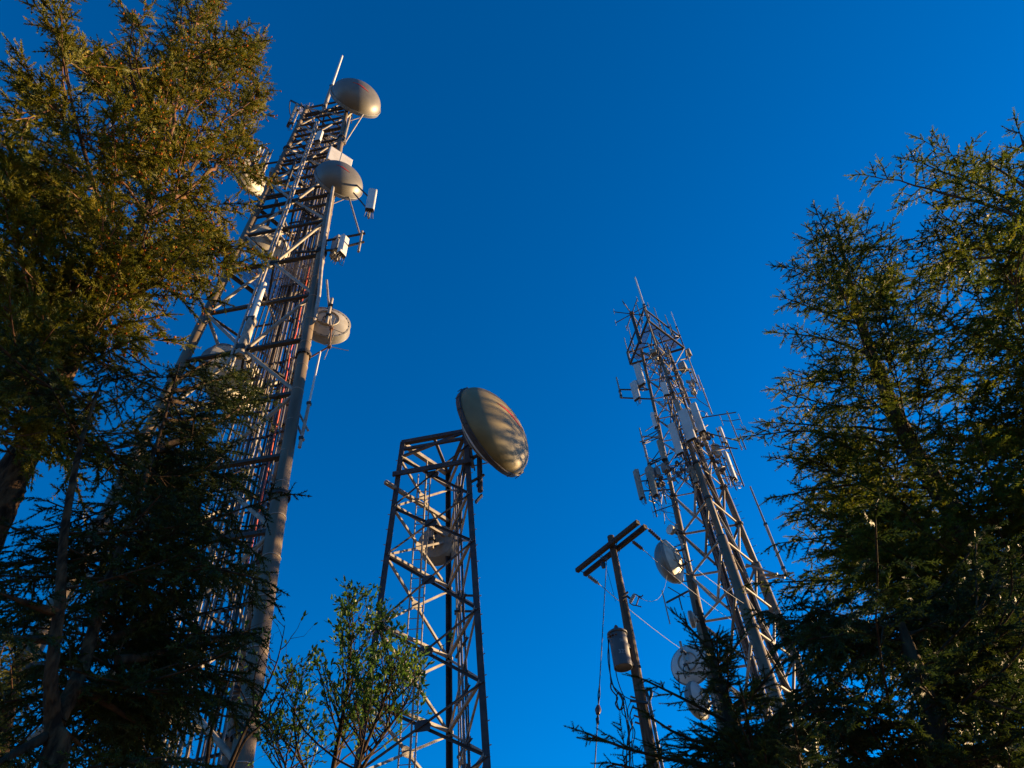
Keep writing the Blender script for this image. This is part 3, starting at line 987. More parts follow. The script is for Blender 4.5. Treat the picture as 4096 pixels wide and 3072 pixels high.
# right tower
RY = 31.4
def rz(px, Y=RY):
    return at_depth(*px, Y)
b0 = rz((2598, 1290), 31.2)
whip('tall white whip antenna at the very top of the right tower', b0, b0 + np.array([0, 0, 5.6]), .065, sleeve=.36)
spots = [((2548, 1210), (2570, 1292), 30.9, 'whip antenna nearest the star antenna on the right tower top'),
         ((2617, 1229), (2643, 1312), 31.6, 'whip right of the tall one on the right tower top frame'),
         ((2660, 1259), (2690, 1345), 32.2, 'third whip from the tall one, on the right tower top frame'),
         ((2689, 1246), (2722, 1352), 32.6, 'rightmost and longest whip on the right tower top frame'),
         ((2681, 1296), (2699, 1350), 32.5, 'short whip between the two rightmost whips on the top frame'),
         ((2514, 1306), (2535, 1388), 33.6, 'upper whip on the left side of the triangular top frame'),
         ((2500, 1350), (2522, 1446), 34.0, 'lower leftmost whip on the triangular top frame'),
         ((2521, 1362), (2536, 1420), 33.8, 'short whip between the two left side whips')]
for tp, bt, Y, lab in spots:
    bb_ = at_depth(*bt, Y)
    tt = at_depth(*tp, Y)
    whip(lab, bb_, np.array([bb_[0], bb_[1], tt[2]]), .035, 'whips round the right tower top frame', 'panel_old' if 'rightmost and' not in lab else 'white', .4)
# star antenna
sc_ = at_depth(2527, 1256, 31.6)
st = empty('star_antenna', sc_, 'eight armed star antenna on a mast at the top left of the right tower', 'antenna')
st['world_children'] = 1
MB().tube([sc_ - [0, 0, 3.3], sc_ - [0, 0, .2], sc_], [.12, .12, .09], 10).build('mast', M['galv_dark'], st)
MB().tube([sc_ - [0, 0, .12], sc_ + [0, 0, .12]], .17, 12).build('hub', M['rust'], st)
for q in range(8):
    t = math.pi * q / 4 + .25
    v = np.array([math.cos(t), math.sin(t), 0])
    a_ = MB().tube([sc_ + v * .1, sc_ + v * 1.35], .035, 6).build('arm', M['galv_dark'], st)
    MB().tube([sc_ + v * 1.3 - [0, 0, .32], sc_ + v * 1.3 + [0, 0, .32]], .016, 5).build('tip_rod', M['galv'], a_)

panel('curved pale panel antenna on the upper left of the right tower', rz((2546, 1459), 31.2), 1.95, .46, .18, 232, 'panel')
panel('grey panel antenna on the long left arms of the right tower', rz((2531, 1530), 31.2), 1.55, .46, .16, 225, 'panel')
radio('dark radio box between two left panels near the right tower top', rz((2556, 1535), 31.5), .32, .40, .55, 225)
for a, b in (((2476, 1558), (2590, 1560)), ((2482, 1591), (2608, 1596))):
    MB().tube([rz(a, 31.2), rz(b, 32.0)], .05, 8).build('outrigger_arm', M['galv_dark'], right_tower)
pp = rz((2465, 1508), 31.2)
whip('thin pipe antenna at the far left end of two long arms, right tower', pp - [0, 0, 1.95], pp, .05, mat='panel_old', sleeve=.3)
panel('white panel antenna in the middle of the right tower, below the top frame', rz((2652, 1532), 30.6), 1.12, .34, .18, 268, 'white')
panel('leftmost of the three big white panels across the right tower', rz((2684, 1697), 30.3), 2.30, .42, .17, 238, 'panel')
panel('middle one of the three big white panels across the right tower, widest', rz((2728, 1643), 30.3), 2.35, .56, .20, 238, 'panel')
panel('rightmost of the three big white panels across the right tower', rz((2770, 1617), 30.6), 2.30, .42, .19, 238, 'panel')
panel('narrow pale panel right of the three big panels on the right tower', rz((2880, 1712), 31.6), 1.25, .26, .16, 330, 'panel')
panel('tilted cream panel on the lower right side of the right tower', rz((2902, 1812), 31.4), 1.95, .46, .18, 330, 'panel', tails=5)
radio('pale radio box with small spikes, right side of the right tower', rz((2866, 1800), 31.6), .25, .42, .8, 300, mat='panel_old')
panel('beige tube shaped panel left of the big panels on the right tower', rz((2635, 1764), 30.9), 1.45, .30, .26, 215, 'panel_old', round_=.9)
panel('notched white panel with bent bracket, left edge of the right tower', rz((2607, 1655), 31.2), 1.2, .26, .14, 190, 'white')
panel('leftmost long narrow panel on the lower left arms of the right tower', rz((2540, 1883), 30.8), 1.95, .30, .16, 205, 'panel_old', tails=4)
panel('wide grey panel beside finned radios on the lower left arms, right tower', rz((2592, 1868), 31.0), 2.05, .34, .18, 215, 'panel_old', tails=5)
radio('finned radio box behind the wide grey panel, lower left arms', rz((2600, 1895), 31.3), .3, .4, .8, 215)
radio('small finned radio right of the wide grey panel, lower left arms', rz((2628, 1890), 31.4), .25, .3, .55, 205)
radio('finned radio box at the left leg, level with the big panel bottoms', rz((2660, 1870), 31.4), .28, .38, .6, 215)
radio('flat bottomed radio box on the upper right of the right tower', rz((2732, 1468), 32.2), .42, .5, .62, 330)
radio('small pale radio on the right end post of the right tower top', rz((2755, 1410), 32.4), .25, .34, .5, 330, mat='panel_old')
radio('beige equipment box under the triangular frame, right tower', rz((2614, 1410), 31.4), .34, .42, .36, 250, mat='panel_old')
panel('slim white edged panel on the upper right of the right tower', rz((2768, 1478), 32.2), 1.3, .2, .16, 335, 'white')
panel('short panel behind the widest big panel, right tower', rz((2758, 1660), 31.6), 1.4, .24, .14, 250, 'panel_old')
panel('half hidden pale panel under the white middle panel, right tower', rz((2704, 1600), 31.0), 1.3, .26, .14, 255, 'panel_old')
panel('small panel behind the big panels, at the front leg of the right tower', rz((2765, 1865), 31.3), 1.2, .3, .14, 245, 'panel_old')
radio('round bottomed pale unit hanging right of the middle white panel', rz((2776, 1568), 32.0), .24, .3, .3, 330, mat='panel')
for pa, pb in (((2720, 1440), (2760, 1430)), ((2700, 1480), (2770, 1475)), ((2742, 1400), (2746, 1440)), ((2600, 1560), (2560, 1545)), ((2640, 1860), (2560, 1905)), ((2560, 1925), (2690, 1915)), ((2558, 1965), (2680, 1958)),
               ((2640, 1750), (2570, 1745)), ((2600, 1850), (2690, 1810)), ((2700, 1830), (2810, 1745)), ((2690, 1800), (2830, 1700)), ((2660, 1900), (2740, 1835)), ((2820, 1730), (2960, 1765)), ((2850, 1780), (2950, 1795)), ((2830, 1810), (2925, 1790)),
               ((2690, 1590), (2780, 1590)), ((2560, 1768), (2645, 1740)), ((2590, 1866), (2650, 1835))):
    MB().tube([rz(pa, 31.2), rz(pb, 31.9)], .04, 6).build('outrigger_arm', M[random.choice(['galv', 'galv_dark', 'galv_dark'])], right_tower)
# vertical carrier pipes on the right tower
for px, h in (((2742, 1400), 4.0), ((2790, 1500), 3.6), ((2635, 1330), 3.2), ((2612, 1350), 3.0), ((2660, 1380), 2.6), ((2590, 1370), 2.2), ((2725, 1560), 3.0), ((2850, 1760), 3.4), ((2905, 1760), 3.5), ((2700, 1500), 3.5), ((2580, 1880), 3.3), ((2620, 1850), 3.0), ((2790, 1750), 3.0)):
    t = rz(px, 31.7)
    MB().tube([t, t - [0, 0, h]], .04, 7).build('carrier_pipe', M[random.choice(['galv', 'galv_dark'])], right_tower)
# loops of loose cable around the antenna mounts
for q in range(90):
    px = random.choice([(2640, 1420), (2600, 1480), (2700, 1520), (2770, 1540), (2680, 1600), (2790, 1700), (2770, 1780), (2830, 1790), (2870, 1850), (2900, 1890), (2740, 1850), (2690, 1860), (2640, 1900), (2600, 1960), (2650, 1960), (2720, 1900), (2910, 1930)])
    a = rz((px[0] + random.gauss(0, 16), px[1] + random.gauss(0, 18)), random.uniform(30.9, 32.4))
    pts = [a]
    for s in range(5):
        a = a + np.array([random.gauss(0, .2), random.gauss(0, .14), random.gauss(-.12, .26)])
        pts.append(a)
    pts2 = []
    P_ = np.array(pts)
    for s in range(len(P_) - 1):
        for f in (0, .5):
            t0 = P_[max(0, s - 1)]; t1 = P_[s]; t2 = P_[s + 1]; t3 = P_[min(len(P_) - 1, s + 2)]
            pts2.append(.5 * ((2 * t1) + (-t0 + t2) * f + (2 * t0 - 5 * t1 + 4 * t2 - t3) * f * f + (-t0 + 3 * t1 - 3 * t2 + t3) * f ** 3))
    pts2.append(P_[-1])
    MB().tube(pts2, random.uniform(.014, .024), 5).build('jumper_cable', M[random.choice(['black', 'black', 'cable_grey', 'cable_pale', 'cable_brown'])], right_tower)
# thin struts between the mounts
for q in range(60):
    px = random.choice([(2620, 1400), (2600, 1480), (2660, 1520), (2680, 1470), (2730, 1560), (2680, 1640), (2640, 1700), (2780, 1700), (2830, 1780), (2700, 1830), (2640, 1880), (2740, 1900), (2870, 1840)])
    a = rz((px[0] + random.gauss(0, 18), px[1] + random.gauss(0, 25)), random.uniform(30.9, 32.6))
    b = a + np.array([random.gauss(0, .55), random.gauss(0, .4), random.choice((0, 0, 1)) * random.gauss(0, .8)])
    MB().tube([a, b], random.uniform(.014, .03), 5).build('mount_strut', M[random.choice(['galv', 'galv_dark', 'galv_dark'])], right_tower)
# clamps and small boxes at the mounts
for q in range(80):
    px = random.choice([(2640, 1440), (2670, 1420), (2690, 1500), (2650, 1470), (2760, 1530), (2790, 1760), (2760, 1790), (2850, 1830), (2880, 1870), (2730, 1870), (2680, 1890), (2640, 1930), (2820, 1760)])
    c = rz((px[0] + random.gauss(0, 14), px[1] + random.gauss(0, 16)), random.uniform(31, 32.4))
    MB().box(c, random.uniform(.1, .3), random.uniform(.08, .2), random.uniform(.1, .35), random.uniform(0, 3), .01).build('mount_block', M[random.choice(['galv_dark', 'leg_dark', 'box', 'galv'])], right_tower)
# dipole array at the far right
e = empty('dipole_array', rz((2958, 1795), 31.2), 'ladder like dipole array held out at the right of the right tower', 'antenna')
e['world_children'] = 1
t = rz((2907, 1645), 31.2)
bt = rz((2958, 1800), 31.2)
bt = np.array([t[0], t[1], bt[2] - 0])
MB().tube([bt, t], .04, 8).build('mast', M['galv'], e)
MB().tube([bt + [.22, 0, 0], bt + [.22, 0, 1.2]], .03, 6).build('mast', M['galv_dark'], e)
for z, w in ((2.3, .55), (1.5, .0), (.55, .0)):
    for s in ((-1, 1) if w else ()):
        c0 = bt + [0, 0, z]
        MB().tube([c0, c0 + [s * w, -.1, 0]], .022, 6).build('boom', M['galv_dark'], e)
        MB().tube([c0 + [s * w, -.1, -.42], c0 + [s * w, -.1, .42]], .018, 6).build('dipole', M['galv'], e)
for z in (.2, 1.0):
    c0 = bt + [0, 0, z]
    MB().tube([c0, c0 + [.22, 0, 0]], .02, 6).build('spacer', M['galv'], e)
MB().tube([rz((2797, 1672), 31.8), rz((2945, 1649), 31.2)], .035, 8).build('outrigger_arm', M['galv_dark'], right_tower)
# left whip mast with arms, lower
t = rz((2557, 1711), 31.0)
whip('whip mast with small side dipoles on the left arms of the right tower', t - [0, 0, 3.1], t, .045, mat='panel_old', sleeve=.6)
for a, b in (((2572, 1752), (2630, 1722)), ((2580, 1774), (2638, 1750)), ((2580, 1770), (2632, 1730)), ((2594, 1862), (2640, 1800)), ((2596, 1858), (2650, 1835))):
    strut('outrigger_arm', rz(a, 31.0), rz(b, 31.9), .03, 'galv_dark', right_tower)
# small yagi lower left
e = empty('yagi_antenna', rz((2690, 2021), 31.4), 'small yagi antenna with thin rods left of the right tower legs', 'antenna')
e['world_children'] = 1
y0, y1 = rz((2611, 2049), 30.9), rz((2690, 2021), 31.6)
MB().tube([y0, y1], .028, 6).build('boom', M['galv_dark'], e)
for f, l in ((.0, .50), (.33, .42), (.55, .62), (.62, .62)):
    c0 = y0 + (y1 - y0) * f
    MB().tube([c0 - [0, 0, l * .75], c0 + [0, 0, l * .75]], .013, 5).build('element', M['galv'], e)
strut('boom_stay', rz((2640, 2043), 31.1), rz((2700, 2055), 31.8), .014, 'galv_dark', right_tower)
# folded dipole, low left
e = empty('dipole_antenna', rz((2710, 2380), 31.6), 'single upright dipole on a square arm low on the right tower', 'antenna')
e['world_children'] = 1
t = rz((2648, 2362), 31.0)
MB().tube([t - [0, 0, 1.75], t], .03, 6).build('dipole', M['panel_old'], e)
MB().bar(rz((2667, 2410), 31.0), rz((2752, 2365), 31.8), .09, .09).build('arm', M['galv_dark'], e)
MB().tube([rz((2716, 2388), 31.4), rz((2716, 2388), 31.4) - [0, 0, .7]], .03, 6).build('drop_pipe', M['galv_dark'], e)
strut('outrigger_arm', rz((2672, 2348), 31.1), rz((2738, 2388), 31.6), .022, 'galv_dark', right_tower)
# long thin whip on the right
t = at_depth(3000, 1945, 32.0)
bb_ = at_depth(3148, 2305, 32.0)
whip('long thin whip antenna standing free right of the right tower', np.array([t[0] + .08, t[1], bb_[2]]), t, .055, mat='panel_old', sleeve=.55)
for a, b in (((2985, 2258), (3105, 2298)), ((3045, 2300), (3140, 2310)), ((3040, 2300), (3110, 2295))):
    strut('outrigger_arm', at_depth(*a, 32.6), at_depth(*b, 32.1), .06, 'galv', right_tower)
for z in (22.3, 16.0):
    strut('horizontal_beam', TR.leg(2, z), TR.leg(2, z) + np.array([1.6, -.3, .1]), .05, 'galv', right_tower)

# ------------------------------------------------------------------ utility pole
PD_ = 17.0
pole_mid = at_range(2520, 2560, PD_)
px_, py_ = float(pole_mid[0]), float(pole_mid[1])
ztop = float(at_range(2431, 2147, PD_)[2])
pole = empty('utility_pole', (px_, py_, 0), 'weathered timber utility pole with double crossarm, left of the right tower', 'utility pole')
pole['world_children'] = 1
m = MB()
pts, rs = [], []
for i in range(25):
    f = i / 24
    z = f * ztop
    pts.append((px_ + .02 * math.sin(f * 9), py_ + .015 * math.cos(f * 7), z))
    rs.append(.205 - .115 * f + random.uniform(-.004, .004))
m.tube(pts, rs, 18)
shaft = m.build('shaft', M['pole'], pole)
PC = lambda z: np.array([px_, py_, z])
zarm = float(at_range(2440, 2192, PD_)[2])
arms = []
for i, (a, b) in enumerate((((2308, 2283), (2552, 2088)), ((2339, 2298), (2582, 2106)))):
    A, B = at_height(*a, zarm), at_height(*b, zarm)
    arms.append((A, B))
    # bevelled square timber
    w, ch = .062, .012
    prof = [(-w, -w + ch), (-w + ch, -w), (w - ch, -w), (w, -w + ch), (w, w - ch), (w - ch, w), (-w + ch, w), (-w, w - ch)]
    ao = MB().extrude(A, B, prof).build('crossarm', M['arm'], pole)
    for f in (.03, .97):
        c = A + (B - A) * f
        MB().tube([c - [0, 0, .09], c + [0, 0, .09]], .012, 6).build('bolt', M['galv_dark'], ao)
for f in (.02, .98):
    MB().tube([arms[0][0] + (arms[0][1] - arms[0][0]) * f, arms[1][0] + (arms[1][1] - arms[1][0]) * f], .010, 6).build('spacer_bolt', M['galv_dark'], pole)
for (a, b) in (((2470, 2165), (2462, 2190)), ((2490, 2170), (2466, 2245)), ((2395, 2226), (2432, 2240)), ((2405, 2222), (2432, 2236))):
    MB().bar(at_range(*a, PD_ - .05), at_range(*b, PD_ - .12), .035, .012).build('arm_brace', M['galv_dark'], pole)
def insulator(label, p0, p1, mat='porcelain', nd=6, r=.055):
    e = empty('strain_insulator', p0, label, 'insulator', 'strain insulators on the crossarm')
    e['world_children'] = 1
    p0, p1 = np.asarray(p0), np.asarray(p1)
    MB().tube([p0, p1], .016, 6).build('rod', M['galv_dark'], e)
    d = p1 - p0
    u_ = unit(d)
    for q in range(nd):
        c = p0 + d * (.18 + .62 * q / (nd - 1))
        MB().tube([c - u_ * .022, c, c + u_ * .022], [r * .45, r, r * .4], 12).build('shed', M[mat], e)
    MB().ring(p1 - u_ * .02, np.cross(u_, [0, 0, 1]), .035, .009, 12, 5).build('eye', M['galv_dark'], e)
    return e
I1a, I1b = at_range(2588, 2112, PD_ - .2), at_range(2648, 2166, PD_ + .6)
I2a, I2b = at_range(2526, 2162, PD_ + .1), at_range(2574, 2200, PD_ + .6)
I3a, I3b = at_range(2348, 2300, PD_ + .5), at_range(2396, 2336, PD_ + .9)
insulator('strain insulator at the upper right end of the crossarm', I1a, I1b)
insulator('strain insulator in the middle right of the crossarm', I2a, I2b)
insulator('strain insulator at the lower left end of the crossarm', I3a, I3b, 'porcelain_grey')
def wire(label, p0, p1, r=.009, sag=.3, mat='black', name='overhead_wire', clamp=True):
    p0, p1 = np.asarray(p0, float), np.asarray(p1, float)
    pts = []
    for i in range(17):
        f = i / 16
        pts.append(p0 + (p1 - p0) * f - np.array([0, 0, sag * 4 * f * (1 - f)]))
    o = MB().tube(pts, r, 5).build(name, M[mat])
    tag(o, label, 'wire', 'overhead wires at the utility pole')
    return o
wire('overhead wire from the upper right crossarm end past the dark domed dish', I1b, at_depth(3120, 2480, 46), .011, .5)
wire('overhead wire from the crossarm middle running behind the spruce tops', I2b, at_depth(3010, 2520, 44), .011, .4)
wire('overhead wire from the lower left crossarm end crossing behind the pole', I3b, at_depth(2900, 2690, 42), .011, .4)
wire('thin jumper wire curling from the fuse cutout to the dark domed dish', at_range(2548, 2385, PD_), at_depth(2668, 2300, 26), .007, .55)
# post insulator under the arm
c = at_range(2413, 2262, PD_ - .1)
MB().tube([c + [0, 0, .12], c + [0, 0, .05], c - [0, 0, .07]], [.02, .075, .05], 12).build('post_insulator', M['black'], pole)
# guy wire with strain insulator
g0, g1 = at_range(2428, 2216, PD_ - .1), at_range(2377, 3110, 12.5)
def on_guy(y):
    f0, f1 = 0.0, 1.0
    for _ in range(40):
        f = (f0 + f1) / 2
        if to_px(g0 + (g1 - g0) * f)[1] < y: f0 = f
        else: f1 = f
    return g0 + (g1 - g0) * f0
gend = g0 + (g1 - g0) * (g0[2] / (g0[2] - g1[2]))
gy = empty('guy_wire', gend, 'steel guy wire with a block insulator hanging left of the utility pole', 'wire')
gy['world_children'] = 1
MB().tube([g0, gend], .010, 5).build('strand', M['galv_dark'], gy)
i0, i1 = on_guy(2825), on_guy(2856)
MB().tube([i0, (i0 + i1) / 2, i1], [.035, .06, .035], 10).build('block_insulator', M['porcelain'], gy)
for a, b in ((2735, 2825), (2856, 2895)):
    for s in (-1, 1):
        MB().tube([on_guy(a), (on_guy(a) + on_guy(b)) / 2 + [.022 * s, 0, 0], on_guy(b)], .007, 5).build('loop', M['galv_dark'], gy)
MB().box(on_guy(2885), .05, .05, .10).build('grip', M['galv_dark'], gy)
wire('slack thin wire beside the pole below the crossarm', at_range(2428, 2280, PD_ - .15), at_range(2462, 2405, PD_ - .25), .006, -.05)
# transformer
tb_ = at_range(2493, 2672, PD_ - .42)
zt_top = float(at_range(2465, 2532, PD_ - .42)[2])
H_ = zt_top - tb_[2]
tf = empty('transformer', tb_, 'grey cylindrical pole transformer hung on the left of the utility pole', 'transformer')
tank = MB()
def vlathe(m, prof, n=36):
    V, Fc = [], []
    for z, r in prof:
        for k in range(n):
            t = 2 * math.pi * k / n
            V.append((r * math.cos(t), r * math.sin(t), z))
    for i in range(len(prof) - 1):
        for k in range(n):
            k2 = (k + 1) % n
            Fc.append((i * n + k, i * n + k2, (i + 1) * n + k2, (i + 1) * n + k))
    return m.add(V, Fc, True)
RT = .215
vlathe(tank, [(.03, .001), (.03, RT - .03), (0, RT - .02), (0, RT), (.02, RT), (H_ - .05, RT)]).build('tank', M['tank'], tf)
vlathe(MB(), [(H_ - .06, RT + .004), (H_ - .06, RT + .03), (H_ - .01, RT + .03), (H_ + .05, RT - .05), (H_ + .065, .001)]).build('lid', M['tank'], tf)
vlathe(MB(), [(H_ + .03, .045), (H_ + .10, .06), (H_ + .12, .035), (H_ + .15, .055), (H_ + .20, .025), (H_ + .21, .001)], 14).build('bushing', M['porcelain'], tf)
camdir = math.atan2(-tb_[1], -tb_[0])
for q, da in enumerate((-.9, -.55, -.15)):
    t = camdir + da
    e_ = np.array([math.cos(t), math.sin(t), 0])
    MB().tube([e_ * RT + [0, 0, H_ * .84], e_ * (RT + .06) + [0, 0, H_ * .84]], .028, 10).build('low_bushing', M['porcelain'], tf)
tp = math.atan2(py_ - tb_[1], px_ - tb_[0])
for z in (.2, H_ - .25):
    MB().bar((RT * math.cos(tp), RT * math.sin(tp), z), ((RT + .22) * math.cos(tp), (RT + .22) * math.sin(tp), z), .12, .09).build('hanger_bracket', M['galv_dark'], tf)
def stencil(text, t, z, size, parent, RR=RT, skew=0):
    cu = bpy.data.curves.new('number', 'FONT')
    cu.body = text
    cu.size = size
    cu.align_x = 'CENTER'
    cu.extrude = .001
    to = bpy.data.objects.new('number_tmp', cu)
    LINK(to)
    bpy.context.view_layer.update()
    me = bpy.data.meshes.new_from_object(to.evaluated_get(bpy.context.evaluated_depsgraph_get()))
    bpy.data.objects.remove(to)
    for v in me.vertices:
        a_ = t + v.co.x / RR
        rr = RR + .003 + v.co.z
        v.co = Vector((rr * math.cos(a_), rr * math.sin(a_), z + v.co.y))
    me.materials.clear()
    me.materials.append(M['print'])
    o = bpy.data.objects.new('stencilled_number', me)
    LINK(o)
    o.parent = parent
stencil('58', camdir + .35, H_ * .62, .10, tf)
stencil('323', camdir + .25, H_ * .30, .13, tf)
# drop leads
def spline(P_, sub=4):
    P_ = np.array(P_, float)
    out = []
    for s in range(len(P_) - 1):
        t0 = P_[max(0, s - 1)]; t1 = P_[s]; t2 = P_[s + 1]; t3 = P_[min(len(P_) - 1, s + 2)]
        for q in range(sub):
            f = q / sub
            out.append(.5 * ((2 * t1) + (-t0 + t2) * f + (2 * t0 - 5 * t1 + 4 * t2 - t3) * f * f + (-t0 + 3 * t1 - 3 * t2 + t3) * f ** 3))
    out.append(P_[-1])
    return out
leads = [[(2430, 2548), (2436, 2600), (2441, 2690), (2447, 2735), (2490, 2780), (2528, 2800)],
         [(2437, 2548), (2432, 2620), (2438, 2680), (2455, 2750), (2485, 2790), (2500, 2850), (2515, 2950), (2518, 3090)],
         [(2456, 2545), (2460, 2620), (2464, 2690), (2480, 2750), (2500, 2800), (2512, 2880), (2520, 2990), (2526, 3090)],
         [(2446, 2720), (2444, 2755), (2470, 2790), (2462, 2815), (2480, 2840), (2492, 2800), (2474, 2770), (2500, 2800)],
         [(2470, 2770), (2466, 2800), (2478, 2838), (2496, 2825), (2490, 2790)],
         [(2490, 2800), (2488, 2850), (2502, 2870), (2520, 2920), (2508, 3000), (2500, 3090)],
         [(2528, 2800), (2510, 2840), (2522, 2890), (2532, 2930), (2522, 3010), (2528, 3090)],
         [(2534, 2820), (2520, 2862), (2530, 2900), (2510, 2960), (2506, 3090)],
         [(2536, 2870), (2524, 2890), (2540, 2930), (2528, 3000), (2536, 3090)]]
for L_ in leads:
    P3 = [at_range(x, y, PD_ - .38 + random.uniform(-.05, .05)) for x, y in L_]
    MB().tube(spline(P3), random.uniform(.010, .017), 6).build('drop_lead', M['black'], pole)
for y, s in ((2792, 1), (2835, 1), (2868, 1), (2895, 1)):
    c = at_range(2540 + (y - 2792) * .18, y, PD_ - .2)
    MB().tube([c, c + [-.10, -.05, .02]], .022, 8).build('secondary_spool', M['porcelain'], pole)
MB().bar(at_range(2520, 2802, PD_ - .22), at_range(2594, 2812, PD_ - .22), .05, .05).build('cleat', M['black'], pole)
MB().tube([at_range(2593, 2790, PD_ - .1), at_range(2610, 2870, PD_ - .1), np.array([at_range(2610, 2870, PD_ - .1)[0], at_range(2610, 2870, PD_ - .1)[1], 0])], .038, 10).build('riser_conduit', M['cable_grey'], pole)
MB().tube(spline([at_range(2593, 2790, PD_ - .1), at_range(2586, 2765, PD_ - .1), at_range(2600, 2757, PD_ - .1), at_range(2606, 2775, PD_ - .1), at_range(2598, 2800, PD_ - .12)]), .035, 8).build('weatherhead', M['galv_dark'], pole)
MB().tube([at_range(2555, 2668, PD_ - .05), at_range(2563, 2665, PD_ - .05)], .035, 8).build('bolt_end', M['galv_dark'], shaft)
# fuse cutout
fc = empty('fuse_cutout', at_range(2490, 2398, PD_ - .1), 'angular fuse cutout on a bracket at the right of the utility pole', 'fuse')
fc['world_children'] = 1
q_ = lambda x, y: at_range(x, y, PD_ - .15)
MB().bar(q_(2489, 2385), q_(2512, 2368), .05, .04).build('bracket', M['galv_dark'], fc)
MB().bar(q_(2489, 2400), q_(2508, 2385), .04, .04).build('bracket', M['galv_dark'], fc)
MB().tube([q_(2507, 2383), q_(2520, 2394)], .03, 8).build('clamp', M['galv_dark'], fc)
pi0, pi1 = q_(2538, 2376), q_(2520, 2412)
m = MB().tube([pi0, pi1], .03, 10)
m.build('insulator', M['porcelain_grey'], fc)
for f in (.2, .4, .6, .8):
    c = pi0 + (pi1 - pi0) * f
    u_ = unit(pi1 - pi0)
    MB().tube([c - u_ * .02, c, c + u_ * .02], [.035, .055, .035], 12).build('shed', M['porcelain_grey'], fc)
MB().tube([q_(2556, 2388), q_(2545, 2422)], .016, 8).build('fuse_tube', M['rust'], fc)
for L_ in ([(2538, 2376), (2548, 2380), (2556, 2388), (2568, 2394)], [(2520, 2412), (2532, 2420), (2545, 2422), (2566, 2428)], [(2552, 2384), (2566, 2386), (2572, 2380)]):
    MB().tube(spline([q_(*a) for a in L_]), .014, 6).build('contact', M['galv_dark'], fc)

# ------------------------------------------------------------------ conifers
def in_poly(P_, poly):
    x, y = P_[:, 0], P_[:, 1]
    inside = np.zeros(len(P_), bool)
    n_ = len(poly)
    j = n_ - 1
    for i in range(n_):
        xi, yi = poly[i]
        xj, yj = poly[j]
        c_ = ((yi > y) != (yj > y)) & (x < (xj - xi) * (y - yi) / (yj - yi + 1e-9) + xi)
        inside ^= c_
        j = i
    return inside

def sample_poly(poly, k, rng):
    poly = np.array(poly, float)
    lo, hi = poly.min(0), poly.max(0)
    out = np.zeros((0, 2))
    while len(out) < k:
        c_ = lo + (hi - lo) * rng.random((k * 3, 2))
        out = np.concatenate([out, c_[in_poly(c_, poly)]])
    return out[:k]

def nrm(v):
    return v / np.maximum(1e-9, np.linalg.norm(v, axis=-1, keepdims=True))

def tubes_np(A, B, ra, rb, k=4):
    """many straight tapered tubes at once"""
    d = nrm(B - A)
    ref = np.where(np.abs(d[:, 2:3]) > .9, np.array([[1.0, 0, 0]]), np.array([[0, 0, 1.0]]))
    a = nrm(np.cross(ref, d))
    b = np.cross(d, a)
    V = []
    for (P_, r_) in ((A, ra), (B, rb)):
        for q in range(k):
            t = 2 * math.pi * q / k
            V.append(P_ + (a * math.cos(t) + b * math.sin(t)) * r_[:, None])
    V = np.stack(V, 1)                      # N, 2k, 3
    N_ = len(A)
    base = (np.arange(N_) * 2 * k)[:, None, None]
    F_ = np.array([[q, (q + 1) % k, k + (q + 1) % k, k + q] for q in range(k)])[None]
    return V.reshape(-1, 3), (base + F_).reshape(-1, 4)

